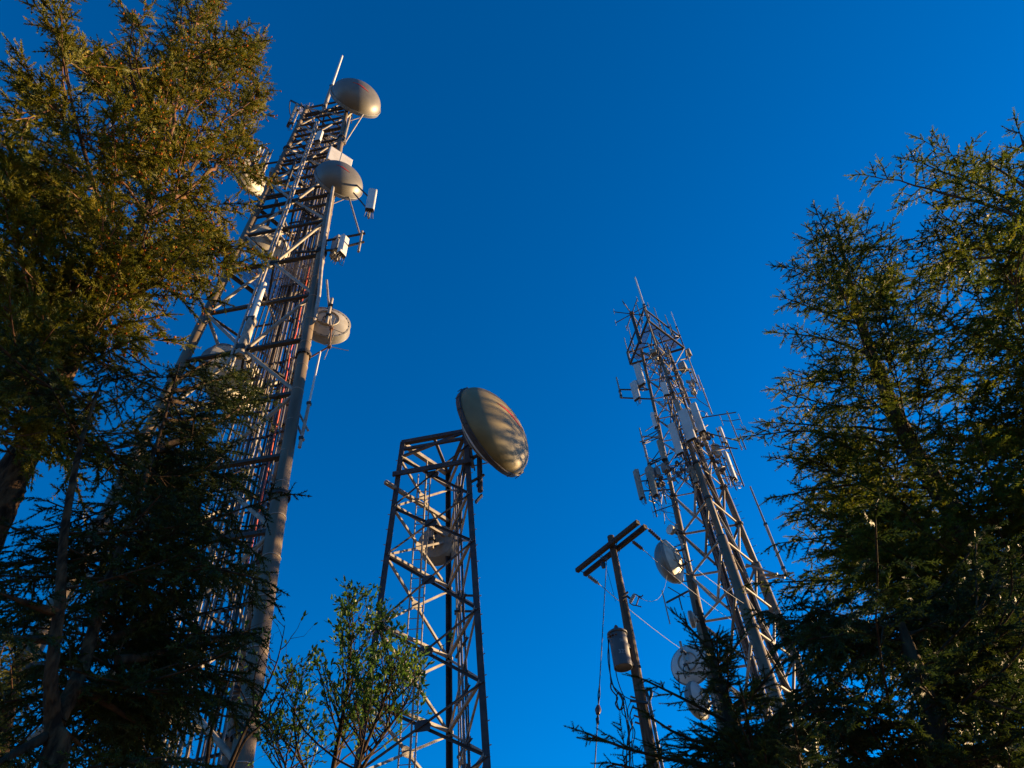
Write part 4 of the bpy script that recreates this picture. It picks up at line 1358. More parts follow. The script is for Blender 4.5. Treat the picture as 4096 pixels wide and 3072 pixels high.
class Conifer:
    def __init__(self, seed):
        self.rng = np.random.default_rng(seed)
        self.limb = []          # polylines with start radius
        self.seg = []           # wood segments
        self.tw = []            # twigs: base, dir, len, tone
        self.tips = []

    def add_limb(self, p0, p1, bow=.0, r0=.04, sag=0.0):
        """curved limb from p0 to p1; bow > 0 lifts its middle, < 0 hangs it"""
        p0, p1 = np.asarray(p0, float), np.asarray(p1, float)
        L_ = np.linalg.norm(p1 - p0)
        n_ = max(5, int(L_ / .3))
        t = np.linspace(0, 1, n_)[:, None]
        side = unit(np.cross(p1 - p0, [0, 0, 1]) + 1e-6)
        w = self.rng.normal(0, .05) * L_
        P_ = p0 + (p1 - p0) * t + np.array([0, 0, 1.0]) * (bow * L_ * 4 * t * (1 - t)) + side * w * np.sin(t * math.pi)
        P_ = P_ + self.rng.normal(0, .012, P_.shape) * L_ * .4
        P_[0] = p0
        self.limb.append((P_, r0))

    def grow(self, sec_gap=.13, sec_len=.75, sec_max=1.1, t0=.22, tw_gap=.06, tw_len=.16, droop=.25, spread=58, flat=.35, tipbias=.25, dens=1.0):
        rng = self.rng
        SA, SB, SR = [], [], []
        TB, TD, TL, TT = [], [], [], []
        for P_, r0 in self.limb:
            seg = np.linalg.norm(np.diff(P_, axis=0), axis=1)
            cum = np.concatenate([[0], np.cumsum(seg)])
            L_ = cum[-1]
            lt = rng.random()                         # limb tone
            # limb needles near its tip
            k = max(2, int(L_ * (1 - t0) / sec_gap))
            s = L_ * (t0 + (1 - t0) * (np.arange(k) + rng.random(k) * .7) / k)
            side_sign = np.where(np.arange(k) % 2 == 0, 1.0, -1.0)
            pos = np.stack([np.interp(s, cum, P_[:, c_]) for c_ in range(3)], 1)
            pos2 = np.stack([np.interp(np.minimum(L_, s + .08), cum, P_[:, c_]) for c_ in range(3)], 1)
            pos0 = np.stack([np.interp(np.maximum(0, s - .08), cum, P_[:, c_]) for c_ in range(3)], 1)
            d = nrm(pos2 - pos0)
            sd_ = nrm(np.cross(d, np.array([0, 0, 1.0])) + 1e-6) * side_sign[:, None]
            upv = np.cross(sd_, d) * side_sign[:, None]
            ang = np.radians(spread + rng.normal(0, 11, k))
            roll = rng.normal(0, flat, k)
            sd2 = sd_ * np.cos(roll)[:, None] + upv * np.sin(roll)[:, None]
            d2 = nrm(d * np.cos(ang)[:, None] + sd2 * np.sin(ang)[:, None])
            ln = np.minimum(sec_max, (tipbias + sec_len * (1 - s / L_) ** .8 * min(1.6, L_ / 2.2))) * rng.uniform(.55, 1.15, k)
            # main tip
            pos = np.concatenate([pos, P_[-1:]])
            d2 = np.concatenate([d2, nrm((P_[-1] - P_[-2])[None])])
            ln = np.concatenate([ln, [tipbias * 1.2]])
            up = np.array([0, 0, 1.0])
            ns = 3
            prev = pos
            dd = d2
            for q in range(ns):
                dd = nrm(dd - up * droop * (.35 + .5 * q) * rng.uniform(.4, 1.3, (len(pos), 1)) + rng.normal(0, .06, dd.shape))
                nxt = prev + dd * (ln / ns)[:, None]
                SA.append(prev); SB.append(nxt)
                SR.append(np.stack([.007 * (1 - q / 3.5) * np.sqrt(ln / .5 + .15), .007 * (1 - (q + 1) / 3.5) * np.sqrt(ln / .5 + .15)], 1))
                # twigs on this segment
                m_ = np.maximum(1, np.round(ln / ns / tw_gap * dens + rng.random(len(ln)) * .8).astype(int))
                for j in range(int(m_.max())):
                    ok = m_ > j
                    if not ok.any():
                        continue
                    f = ((j + rng.random(ok.sum()) * .8) / m_[ok])[:, None]
                    b_ = prev[ok] + (nxt - prev)[ok] * f
                    sg = np.where(rng.random(ok.sum()) < .5, 1.0, -1.0)[:, None]
                    s2 = nrm(np.cross(dd[ok], up) + 1e-6) * sg
                    a2 = np.radians(rng.normal(48, 14, ok.sum()))[:, None]
                    td = nrm(dd[ok] * np.cos(a2) + s2 * np.sin(a2) + rng.normal(0, .28, s2.shape) - up * droop * .5)
                    TB.append(b_); TD.append(td)
                    TL.append(tw_len * rng.uniform(.55, 1.25, ok.sum()))
                    TT.append(np.clip(.30 * lt + .15 + rng.normal(0, .16, ok.sum()) + .3 * rng.random(ok.sum()), 0, 1))
                # the branchlet itself carries needles
                TB.append(prev); TD.append(nrm(nxt - prev)); TL.append(ln / ns * 1.05)
                TT.append(np.clip(.30 * lt + .2 + rng.normal(0, .16, len(ln)), 0, 1))
                prev = nxt
            TB.append(prev); TD.append(nrm(dd + rng.normal(0, .1, dd.shape))); TL.append(np.full(len(ln), tw_len) * rng.uniform(.7, 1.3, len(ln)))
            TT.append(np.clip(.30 * lt + .35 + rng.normal(0, .16, len(ln)), 0, 1))
        self.SA, self.SB, self.SR = np.concatenate(SA), np.concatenate(SB), np.concatenate(SR)
        self.TB, self.TD, self.TL, self.TT = np.concatenate(TB), np.concatenate(TD), np.concatenate(TL), np.concatenate(TT)
        return self

    def foliage(self, M_=4, nl=.032, nw=.012, planes=2):
        """each twig becomes a little brush of needle blades"""
        rng = self.rng
        N_ = len(self.TB)
        d = self.TD
        a = nrm(np.cross(d, rng.normal(0, 1, (N_, 3))))
        b = np.cross(d, a)
        V, tone = [], []
        L_ = self.TL[:, None]
        for j in range(M_):
            f = (j + .35) / M_
            e0 = (a, b)[j % 2] if planes == 2 else nrm(a * math.cos(j * 1.1) + b * math.sin(j * 1.1))
            for sg in (1, -1):
                c_ = self.TB + d * L_ * (f + rng.random((N_, 1)) * .6 / M_)
                size = nl * (1.08 - .45 * f) * rng.uniform(.7, 1.3, (N_, 1))
                wv = d * nw
                tip = c_ + e0 * sg * size * .85 + d * size * .95
                V += [c_ - wv, c_ + wv, tip]
                tone.append(np.clip(self.TT + rng.normal(0, .05, N_), 0, 1))
        # leafy core of the shoot
        core = nl * .30
        V += [self.TB - a * core, self.TB + a * core, self.TB + d * L_]
        V += [self.TB - b * core, self.TB + b * core, self.TB + d * L_ * .9]
        tone += [self.TT, self.TT]
        # end blade
        tip = self.TB + d * (L_ + nl * .8)
        V += [self.TB + d * L_ * .8 + a * nl * .35, self.TB + d * L_ * .8 - a * nl * .35, tip]
        tone.append(self.TT)
        K = len(tone)
        V = np.stack(V, 1).reshape(-1, 3)
        T_ = np.arange(len(V)).reshape(-1, 3)
        tone = np.repeat(np.stack(tone, 1).reshape(-1), 3)
        return V, T_, tone

    def wood(self, limb_min=.008, rmax=9):
        A, B, ra, rb = [], [], [], []
        for P_, r0 in self.limb:
            if r0 >= rmax:
                continue
            t = np.linspace(1, 0, len(P_))
            r = limb_min + (r0 - limb_min) * t
            A.append(P_[:-1]); B.append(P_[1:]); ra.append(r[:-1]); rb.append(r[1:])
        V1, F1 = tubes_np(np.concatenate(A), np.concatenate(B), np.concatenate(ra), np.concatenate(rb), 6)
        V2, F2 = tubes_np(self.SA, self.SB, self.SR[:, 0], np.maximum(.0015, self.SR[:, 1]), 3)
        return (V1, F1), (V2, F2)

TRIS = 0
def finish_tree(name, label, cat, base, con, trunks, needle, bark='bark_dark', limbbark='bark_red', fol=None, cones=0, group=None, cone_test=None):
    global TRIS
    e = empty(name, base, label, cat, group)
    e['world_children'] = 1
    for pts, rs in trunks:
        tm = MB().tube(spline(pts, 10), np.interp(np.linspace(0, 1, (len(pts) - 1) * 10 + 1), np.linspace(0, 1, len(rs)), rs), 20)
        vv = np.array(tm.v)
        ctr = np.array(spline(pts, 10))
        nn_ = len(ctr) * 20
        rad = vv[:nn_].reshape(-1, 20, 3) - ctr[:, None, :]
        furrow = np.abs(np.sin(np.arange(20) * 2.7 + con.rng.normal(0, .5, (len(ctr), 20)).cumsum(0) * .5))
        vv[:nn_] = (ctr[:, None, :] + rad * (1 + .16 * (furrow - .5) + con.rng.normal(0, .06, furrow.shape))[:, :, None]).reshape(-1, 3)
        tm.v = [tuple(q) for q in vv]
        tm.build('trunk', M[bark], e)
    (V1, F1), (V2, F2) = con.wood(.008, .024)
    o = np_mesh('branches', V1, F1, M[limbbark], e, 'stuff', True)
    world_child(o, e)
    for P_, r0 in con.limb:
        if r0 >= .024:
            MB().tube(P_, np.linspace(r0, .008, len(P_)), 7).build('limb', M[limbbark], e)
    o = np_mesh('branchlets', V2, F2, M[limbbark], e, 'stuff', True)
    world_child(o, e)
    V, T_, tone = con.foliage(**(fol or {}))
    TRIS += len(T_) + 2 * len(F1) + 2 * len(F2)
    o = np_mesh('crown', V, T_, M[needle], e, 'stuff', False, tone)
    world_child(o, e)
    if cones:
        rng = con.rng
        tipi = rng.choice(len(con.TB), cones * 3, replace=False)
        P_ = con.TB[tipi] + con.TD[tipi] * con.TL[tipi][:, None]
        if cone_test is not None:
            P_ = P_[cone_test(P_)]
        P_ = P_[:cones]
        n_ = len(P_)
        ax_ = nrm(rng.normal(0, .5, (n_, 3)) - np.array([0, 0, .5]))
        a = nrm(np.cross(ax_, rng.normal(0, 1, (n_, 3))))
        b = np.cross(ax_, a)
        l_ = rng.uniform(.045, .08, (n_, 1))
        w_ = l_ * .32
        V = np.stack([P_, P_ + ax_ * l_ * .45 + a * w_, P_ + ax_ * l_ * .45 + b * w_, P_ + ax_ * l_ * .45 - a * w_, P_ + ax_ * l_ * .45 - b * w_, P_ + ax_ * l_], 1).reshape(-1, 3)
        F_ = np.array([[0, 2, 1], [0, 3, 2], [0, 4, 3], [0, 1, 4], [5, 1, 2], [5, 2, 3], [5, 3, 4], [5, 4, 1]])
        T_ = (np.arange(n_)[:, None, None] * 6 + F_[None]).reshape(-1, 3)
        o = np_mesh('cones', V, T_, M['cone'], e, 'stuff')
        world_child(o, e)
        TRIS += len(T_)
    return e

def nearest_on(trunk, tip, rise, rng):
    """start point for a limb on a trunk polyline: below the tip by its rise"""
    T_ = np.array(trunk, float)
    dz = np.linspace(T_[0, 2], T_[-1, 2], 60)
    o_ = np.argsort(T_[:, 2])
    X = np.stack([np.interp(dz, T_[o_, 2], T_[o_, c_]) for c_ in range(3)], 1)
    h = np.hypot(X[:, 0] - tip[0], X[:, 1] - tip[1])
    want = tip[2] - h * rise
    i = int(np.argmin(np.abs(X[:, 2] - want)))
    return X[i]

def fill_limbs(con, trunks, poly, count, D, dspread, rise=(.1, .6), bow=(-.03, .06), r=(.012, .02), maxlen=5.0, minlen=.5, edge=0.0):
    rng = con.rng
    px = sample_poly(poly, count, rng)
    for x, y in px:
        ds = rng.normal(0, dspread)
        tip = at_range(x, y, max(3.0, D + ds))
        best = None
        for tk in trunks:
            s = nearest_on(tk, tip, rng.uniform(*rise), rng)
            L_ = np.linalg.norm(tip - s)
            if best is None or L_ < best[1]:
                best = (s, L_)
        s, L_ = best
        if L_ > maxlen:
            tip = s + (tip - s) * (1 - 0)
            s = tip - (tip - s) * (maxlen / L_) if rng.random() < .0 else s
        if L_ < minlen:
            continue
        con.add_limb(s, tip, rng.uniform(*bow), r[0] + r[1] * min(1.5, L_ / 3))

def fill_clusters(con, trunks, poly, ncl, subs, D, dspread, rise=(.1, .6), bow=(-.03, .06), r_main=.024, spread=.45, holes=(), fwd=.55):
    """a main limb to each cluster centre, side limbs fanning from its outer half"""
    rng = con.rng
    px = sample_poly(poly, ncl * 3, rng)
    for h in holes:
        px = px[~in_poly(px, h)]
    # spread the centres out
    keep = [px[0]]
    for p in px[1:]:
        if len(keep) >= ncl:
            break
        dmin = min(np.hypot(*(p - k)) for k in keep)
        if dmin > 62 or rng.random() < .25:
            keep.append(p)
    for x, y in keep:
        tip = at_range(x, y, max(3.0, D + rng.normal(0, dspread)))
        best = None
        for tk in trunks:
            s_ = nearest_on(tk, tip, rng.uniform(*rise), rng)
            L_ = np.linalg.norm(tip - s_)
            if best is None or L_ < best[1]:
                best = (s_, L_)
        s_, L_ = best
        if L_ < .4:
            continue
        b_ = rng.uniform(*bow)
        con.add_limb(s_, tip, b_, r_main * (.6 + .25 * L_))
        P_ = con.limb[-1][0]
        d_ = unit(tip - s_)
        for q in range(subs):
            f = rng.uniform(.45, .9)
            i_ = int(f * (len(P_) - 1))
            end = tip + rng.normal(0, spread, 3) * [1, 1, .7] + d_ * rng.uniform(-.3, fwd)
            if any(in_poly(np.array([to_px(end)]), h)[0] for h in holes) or np.linalg.norm(end - P_[i_]) < .3:
                continue
            con.add_limb(P_[i_], end, rng.uniform(*bow), .011)

def px_line(pts, D):
    return [at_range(x, y, d) for (x, y), d in zip(pts, D if hasattr(D, '__len__') else [D] * len(pts))]

def grounded(pts):
    p = np.array(pts[0], float)
    return [np.array([p[0] + .05, p[1], 0.0]), np.array([p[0] + .02, p[1], p[2] * .5])] + [np.array(q) for q in pts]

# ---- big fir, upper left
ta = px_line([(-60, 2150), (60, 1880), (260, 1480), (450, 1120), (600, 800), (650, 640)], [8.6, 8.7, 8.9, 9.1, 9.3, 9.4])
leaders = [px_line([(640, 740), (560, 450), (520, 240), (530, 90)], [9.4, 9.2, 9.0, 8.8]),
           px_line([(650, 680), (690, 380), (720, 120), (730, -60)], [9.4, 9.6, 9.8, 9.9]),
           px_line([(640, 720), (740, 480), (840, 220), (880, 0)], [9.4, 9.9, 10.3, 10.5]),
           px_line([(600, 860), (780, 660), (920, 420), (1000, 160)], [9.2, 9.8, 10.6, 11.2]),
           px_line([(470, 1060), (380, 760), (290, 420), (250, 150)], [9.1, 8.6, 8.2, 8.0])]
ca = Conifer(21)
tkA = [ta] + leaders
for L_ in leaders:
    ca.add_limb(L_[0], L_[-1], .0, .05)
polyA_top = [(330, 60), (420, 10), (470, -90), (640, 110), (700, -60), (860, -90), (880, 20), (960, 60), (1030, 40), (1045, 180), (1080, 240), (1060, 380), (1075, 480), (1030, 590), (1085, 690), (1040, 800), (1090, 920), (1075, 1010), (960, 1040), (900, 1130), (820, 1230), (720, 1270), (520, 1000), (560, 760), (420, 640), (490, 440), (360, 330)]
polyA_left = [(0, 330), (60, 330), (40, 130), (140, 130), (130, 30), (230, 10), (300, 130), (430, 230), (480, 330), (520, 560), (640, 800), (620, 1000), (470, 1120), (240, 1180), (0, 1150), (-80, 700)]
gapA = [[(150, 400), (330, 370), (470, 420), (420, 560), (330, 640), (180, 580)], [(380, 120), (470, 60), (560, 130), (480, 260)], [(870, 40), (960, 30), (930, 130)]]
fill_clusters(ca, tkA, polyA_top, 50, 4, 9.9, .9, (.6, 1.7), (-.02, .05), .018, .34, gapA, .35)
fill_clusters(ca, tkA, polyA_left, 30, 4, 8.4, .6, (.4, 1.5), (-.03, .05), .018, .32, gapA, .35)
fill_clusters(ca, tkA, [(180, 1250), (330, 1050), (480, 700), (800, 500), (900, 900), (700, 1250), (420, 1450)], 10, 4, 8.3, .4, (.2, 1.0), (-.03, .04), .016, .4)
fill_clusters(ca, [ta], [(0, 1130), (460, 1130), (520, 1380), (330, 1480), (0, 1480)], 14, 3, 8.5, .6, (-.2, .4), (-.04, .03), .015, .36, [[(60, 1480), (180, 1480), (330, 1250), (260, 1220), (120, 1330)]], .3)
fill_clusters(ca, [ta], [(0, 1450), (140, 1400), (60, 1650), (0, 1800)], 5, 3, 8.2, .4, (-.3, .2), (-.05, .02), .014, .34, (), .3)
fill_clusters(ca, [ta], [(280, 1480), (430, 1430), (360, 1850), (180, 2050)], 7, 3, 8.6, .4, (-.4, .2), (-.05, .02), .014, .34, (), .3)
ca.grow(sec_gap=.125, sec_len=.56, sec_max=.62, t0=.25, tw_gap=.062, tw_len=.15, droop=.10, spread=48, flat=.8, tipbias=.20)
def sunny(P_):
    x, y = to_px(P_)
    return (x > 380) & (y < 1500)
trunksA = [(grounded(ta), [.24, .21, .19, .175, .14, .10, .065, .04])] + [(L_, [.05, .038, .022, .008]) for L_ in leaders]
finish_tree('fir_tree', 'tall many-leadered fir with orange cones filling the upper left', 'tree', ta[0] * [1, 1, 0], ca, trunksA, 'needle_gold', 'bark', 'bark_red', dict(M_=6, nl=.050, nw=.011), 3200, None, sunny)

# ---- forked dark fir, lower left
tb1 = px_line([(195, 3120), (215, 2900), (205, 2700), (240, 2400), (262, 2100), (330, 1750), (420, 1500)], [6.6, 6.6, 6.5, 6.6, 6.7, 6.9, 7.0])
tb2 = px_line([(225, 2890), (320, 2690), (385, 2480), (450, 2280), (560, 1980), (650, 1700), (720, 1450)], [6.6, 6.8, 7.0, 7.2, 7.6, 8.0, 8.3])
cb = Conifer(33)
polyB = [(0, 1350), (150, 1330), (330, 1340), (490, 1400), (610, 1480), (790, 1400), (960, 1560), (810, 1690), (890, 1880), (830, 2050), (940, 2130), (1010, 2350), (890, 2480), (940, 2640), (830, 2800), (870, 2960), (750, 3120), (450, 3120), (430, 2950), (130, 2900), (60, 2760), (0, 2560)]
fill_clusters(cb, [tb1, tb2], polyB, 52, 3, 7.5, .8, (-.25, .5), (-.04, .03), .015, .36, [[(0, 1950), (60, 1650), (230, 1380), (400, 1380), (240, 1750), (130, 2150), (0, 2300)], [(560, 1330), (720, 1330), (720, 1500), (560, 1500)], [(330, 1980), (450, 1980), (450, 2120), (330, 2120)]], .3)
for a, b, D0, D1 in (((470, 2640), (1010, 2520), 6.9, 8.2), ((450, 2560), (830, 2290), 7.1, 7.6), ((520, 2180), (1000, 2300), 7.4, 8.6), ((560, 2050), (960, 1880), 7.6, 8.8), ((620, 1800), (1020, 1560), 7.9, 9.4), ((240, 2450), (0, 2370), 6.6, 6.2), ((230, 2560), (0, 2540), 6.6, 6.0), ((330, 2750), (560, 2900), 6.8, 7.0), ((180, 2950), (-60, 3090), 6.6, 6.0)):
    cb.add_limb(at_range(*a, D0), at_range(*b, D1), -.02, .045)
for a, b, D0, D1 in (((690, 1560), (960, 1490), 8.2, 9.6), ((680, 1600), (1000, 1600), 8.1, 9.6), ((700, 1520), (880, 1420), 8.3, 9.2), ((660, 1680), (900, 1660), 8.0, 9.2), ((620, 1800), (930, 1800), 7.8, 9.0)):
    cb.add_limb(at_range(*a, D0), at_range(*b, D1), -.02, .03)
fill_clusters(cb, [tb2], [(560, 1500), (720, 1420), (880, 1450), (960, 1560), (830, 1700), (900, 1880), (840, 2050), (560, 2100)], 16, 3, 8.6, .5, (-.2, .3), (-.04, .02), .014, .36, (), .3)
fill_clusters(cb, [tb1, tb2], [(260, 2000), (560, 1900), (820, 2050), (900, 2400), (850, 2800), (600, 3050), (330, 2800)], 9, 3, 7.6, .7, (-.25, .4), (-.05, .02), .013, .36, (), .3)
cb.grow(sec_gap=.11, sec_len=.60, sec_max=.8, t0=.15, tw_gap=.052, tw_len=.115, droop=.32, spread=58, flat=.4, tipbias=.22)
finish_tree('fir_tree', 'dark forked fir with drooping branches at the lower left', 'tree', tb1[0] * [1, 1, 0], cb,
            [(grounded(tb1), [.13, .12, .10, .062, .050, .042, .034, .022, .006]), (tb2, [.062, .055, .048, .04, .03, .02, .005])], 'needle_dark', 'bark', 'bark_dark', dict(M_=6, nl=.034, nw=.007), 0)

# ---- sunlit yellow tree far behind, bottom left corner
tcx = px_line([(-60, 3250), (10, 2950), (60, 2700), (95, 2540)], 15.0)
cc_ = Conifer(5)
polyY = [(-100, 2500), (40, 2500), (110, 2680), (120, 2880), (70, 3000), (110, 3120), (-100, 3120)]
fill_limbs(cc_, [tcx], polyY, 46, 15.0, .8, (.0, .6), (-.03, .03))
cc_.grow(sec_gap=.14, sec_len=.6, sec_max=.8, t0=.1, tw_gap=.07, tw_len=.16, droop=.35)
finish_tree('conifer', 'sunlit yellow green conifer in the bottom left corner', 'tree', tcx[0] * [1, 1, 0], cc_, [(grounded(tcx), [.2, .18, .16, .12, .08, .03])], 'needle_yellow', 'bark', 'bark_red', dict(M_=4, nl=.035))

# ---- spruce on the right, in front
tC = px_line([(4100, 2520), (3833, 2078), (3627, 1752), (3480, 1400), (3400, 1130), (3345, 900)], [12.8, 12.8, 12.8, 12.7, 12.6, 12.5])
c1 = Conifer(44)
polyC = [(3275, 900), (3345, 890), (3420, 930), (3530, 930), (3600, 1030), (3690, 1120), (3760, 1400), (3820, 1800), (3980, 2250), (3950, 2700), (3500, 2750), (3280, 2420), (3090, 2330), (3140, 2220), (3150, 2060), (3170, 1960), (3060, 1790), (3050, 1730), (3190, 1640), (3190, 1500), (3160, 1330), (3230, 1240), (3190, 1160), (3280, 1080)]
fill_clusters(c1, [tC], [(x + 45, y + 25) for x, y in polyC], 66, 3, 12.3, 1.2, (.05, .8), (-.05, .04), .014, .36, (), .3)
for a, b, D0, D1 in (((3640, 1800), (2995, 1745), 12.8, 12.0), ((3600, 1720), (3075, 1690), 12.8, 12.3), ((3560, 1620), (3110, 1560), 12.7, 12.2), ((3480, 1420), (3110, 1330), 12.7, 12.2), ((3450, 1300), (3140, 1190), 12.6, 12.3), ((3700, 1950), (3110, 1985), 12.8, 12.2), ((3780, 2080), (3120, 2170), 12.8, 12.0), ((3830, 2260), (3040, 2330), 12.8, 11.6), ((3400, 1180), (3220, 1080), 12.6, 12.5)):
    c1.add_limb(at_range(*a, D0), at_range(*b, D1), -.03, .035)
for q in range(26):
    a_ = q * 2.4
    z_ = tC[-1][2] - .2 - .09 * q
    p_ = nearest_on(tC, np.array([tC[-1][0], tC[-1][1], z_]), 0, None)
    l_ = .35 + .045 * q
    c1.add_limb(p_, p_ + np.array([math.cos(a_) * l_, math.sin(a_) * l_, .5 * l_ + .1]), .02, .012)
c1.grow(sec_gap=.118, sec_len=.66, sec_max=.9, t0=.15, tw_gap=.055, tw_len=.13, droop=.18, spread=50, flat=.45, tipbias=.20)
finish_tree('spruce_tree', 'dense dark spruce with pointed side branches on the right', 'tree', tC[0] * [1, 1, 0], c1, [(grounded(tC), [.26, .24, .22, .19, .15, .11, .06, .015])], 'needle_green', 'bark', 'bark_dark', dict(M_=6, nl=.040, nw=.009))

# ---- tall fir at the right border, behind
tD = px_line([(4560, 2500), (4420, 1900), (4300, 1400), (4200, 950), (4160, 720), (4135, 540)], [14.2, 14.2, 14.2, 14.1, 14.0, 13.9])
c2 = Conifer(55)
polyD = [(3490, 720), (3560, 660), (3690, 650), (3760, 720), (3900, 650), (3990, 690), (4070, 580), (4160, 540), (4260, 900), (4330, 1600), (4300, 2600), (3800, 2600), (3760, 1900), (3640, 1500), (3620, 1250), (3600, 1080), (3650, 930), (3560, 830)]
fill_clusters(c2, [tD], [(x + (95 if y < 1400 else 40), y + 70) for x, y in polyD], 70, 3, 13.2, 1.2, (.05, .7), (-.04, .05), .016, .45, (), .3)
for a, b, D0, D1 in (((4180, 900), (3470, 700), 14.1, 12.2), ((4180, 860), (3650, 640), 14.1, 12.8), ((4160, 800), (3930, 640), 14.1, 13.0), ((4150, 680), (4075, 520), 14.0, 13.4), ((4200, 1040), (3720, 1060), 14.1, 12.8)):
    c2.add_limb(at_range(*a, D0), at_range(*b, D1), -.02, .05)
c2.grow(sec_gap=.145, sec_len=.70, sec_max=1.0, t0=.12, tw_gap=.066, tw_len=.16, droop=.15, spread=55, flat=.5, tipbias=.28)
finish_tree('fir_tree', 'tall fir reaching in from the right border, highest on that side', 'tree', tD[0] * [1, 1, 0], c2, [(grounded(tD), [.40, .36, .33, .29, .24, .18, .12, .03])], 'needle_green', 'bark', 'bark_red', dict(M_=6, nl=.050, nw=.011))

# ---- young spruce, lower right of centre
tE = px_line([(3080, 3400), (2990, 3100), (2900, 2800), (2830, 2560), (2785, 2400)], [7.0, 7.0, 7.0, 7.0, 6.95])
c3 = Conifer(66)
polyE = [(2790, 2400), (2840, 2470), (2870, 2560), (2960, 2640), (3060, 2720), (3160, 2800), (3230, 3000), (3250, 3150), (2560, 3150), (2600, 3040), (2720, 2980), (2830, 2900), (2850, 2780), (2830, 2680), (2815, 2580), (2760, 2500)]
fill_limbs(c3, [tE], polyE, 80, 6.9, .55, (-.05, .6), (-.05, .03), (.008, .012), 3.0, .25)
for a, b, D0, D1 in (((2930, 2900), (2575, 2720), 7.0, 6.6), ((2980, 3080), (2345, 2930), 7.0, 6.0), ((2950, 3000), (2600, 2870), 7.0, 6.5), ((2990, 3120), (2450, 3050), 7.0, 6.2), ((2860, 2690), (2790, 2590), 7.0, 6.9), ((2840, 2600), (2730, 2480), 7.0, 6.9), ((2870, 2700), (2960, 2560), 7.0, 6.9), ((2920, 2840), (3120, 2640), 7.0, 6.8), ((2960, 2980), (3280, 2760), 7.0, 6.7)):
    c3.add_limb(at_range(*a, D0), at_range(*b, D1), -.03, .018)
c3.grow(sec_gap=.075, sec_len=.55, sec_max=.55, t0=.12, tw_gap=.045, tw_len=.085, droop=.06, spread=46, flat=.45, tipbias=.10)
finish_tree('spruce_tree', 'young dark spruce at the bottom, its top in front of the right tower', 'tree', tE[0] * [1, 1, 0], c3, [(grounded(tE), [.10, .095, .09, .075, .05, .03, .01])], 'needle_dark', 'bark_dark', 'bark_dark', dict(M_=10, nl=.020, nw=.004))

# ---- dark fir filling the bottom right
tF = px_line([(3900, 3500), (3800, 3100), (3690, 2750), (3600, 2480)], [8.4, 8.4, 8.4, 8.4])
c4 = Conifer(77)
polyF = [(3050, 2380), (3200, 2330), (3400, 2330), (3650, 2280), (3900, 2250), (4150, 2100), (4150, 3150), (3150, 3150), (3220, 2850), (3150, 2680), (3060, 2560)]
fill_clusters(c4, [tF], [(x + 40, y + 40) for x, y in polyF], 46, 3, 8.6, .9, (-.2, .5), (-.06, .03), .014, .36, (), .3)
c4.grow(sec_gap=.12, sec_len=.60, sec_max=.8, t0=.12, tw_gap=.056, tw_len=.12, droop=.32, spread=55, flat=.45, tipbias=.2)
finish_tree('fir_tree', 'dark drooping fir filling the bottom right corner', 'tree', tF[0] * [1, 1, 0], c4, [(grounded(tF), [.20, .18, .16, .13, .09, .03])], 'needle_dark', 'bark_dark', 'bark_dark', dict(M_=6, nl=.036, nw=.008))

# ---- spruce placed and widened behind the right-hand trees to shade the middle tower
def cone_limbs(con, base, z0, z1, r0, count, rise=.15, r=(.012, .012)):
    rng = con.rng
    for q in range(count):
        f = (q + rng.random()) / count
        f = f ** .8
        z = z0 + (z1 - z0) * f
        a = rng.uniform(0, 2 * math.pi)
        l_ = (r0 * (1 - f) ** .65 + .25) * rng.uniform(.7, 1.15)
        p = np.array([base[0], base[1], z])
        con.add_limb(p, p + np.array([math.cos(a) * l_, math.sin(a) * l_, l_ * (rise + .5 * f) * rng.uniform(.5, 1.5)]), -.04, r[0] + r[1] * l_ / 3)
c5 = Conifer(88)
GB = (13.8, 23.4)
cone_limbs(c5, GB, 4.0, 22.6, 3.6, 200)
c5.grow(sec_gap=.20, sec_len=.7, sec_max=1.1, t0=.12, tw_gap=.11, tw_len=.22, droop=.2, spread=55, flat=.5, tipbias=.3)
finish_tree('spruce_tree', 'spruce placed for shade behind the gaps of the dense dark spruce', 'tree', (GB[0], GB[1], 0), c5, [([np.array([GB[0], GB[1], z]) for z in (0, 8, 16, 23.5)], [.34, .26, .14, .02])], 'needle_yellow', 'bark', 'bark_red', dict(M_=4, nl=.065, nw=.018))

c6 = Conifer(91)  # hidden spruce added to shade the pole and lower middle tower
HB = (12.6, 19.6)
cone_limbs(c6, HB, 4.0, 14.5, 2.4, 90)
c6.grow(sec_gap=.20, sec_len=.7, sec_max=1.0, t0=.12, tw_gap=.11, tw_len=.22, droop=.2, spread=55, flat=.5, tipbias=.3)
finish_tree('spruce_tree', 'lower spruce added for shade behind the dense dark spruce on the right', 'tree', (HB[0], HB[1], 0), c6, [([np.array([HB[0], HB[1], z]) for z in (0, 5, 10, 14.6)], [.22, .17, .1, .02])], 'needle_green', 'bark', 'bark_red', dict(M_=4, nl=.06, nw=.016))

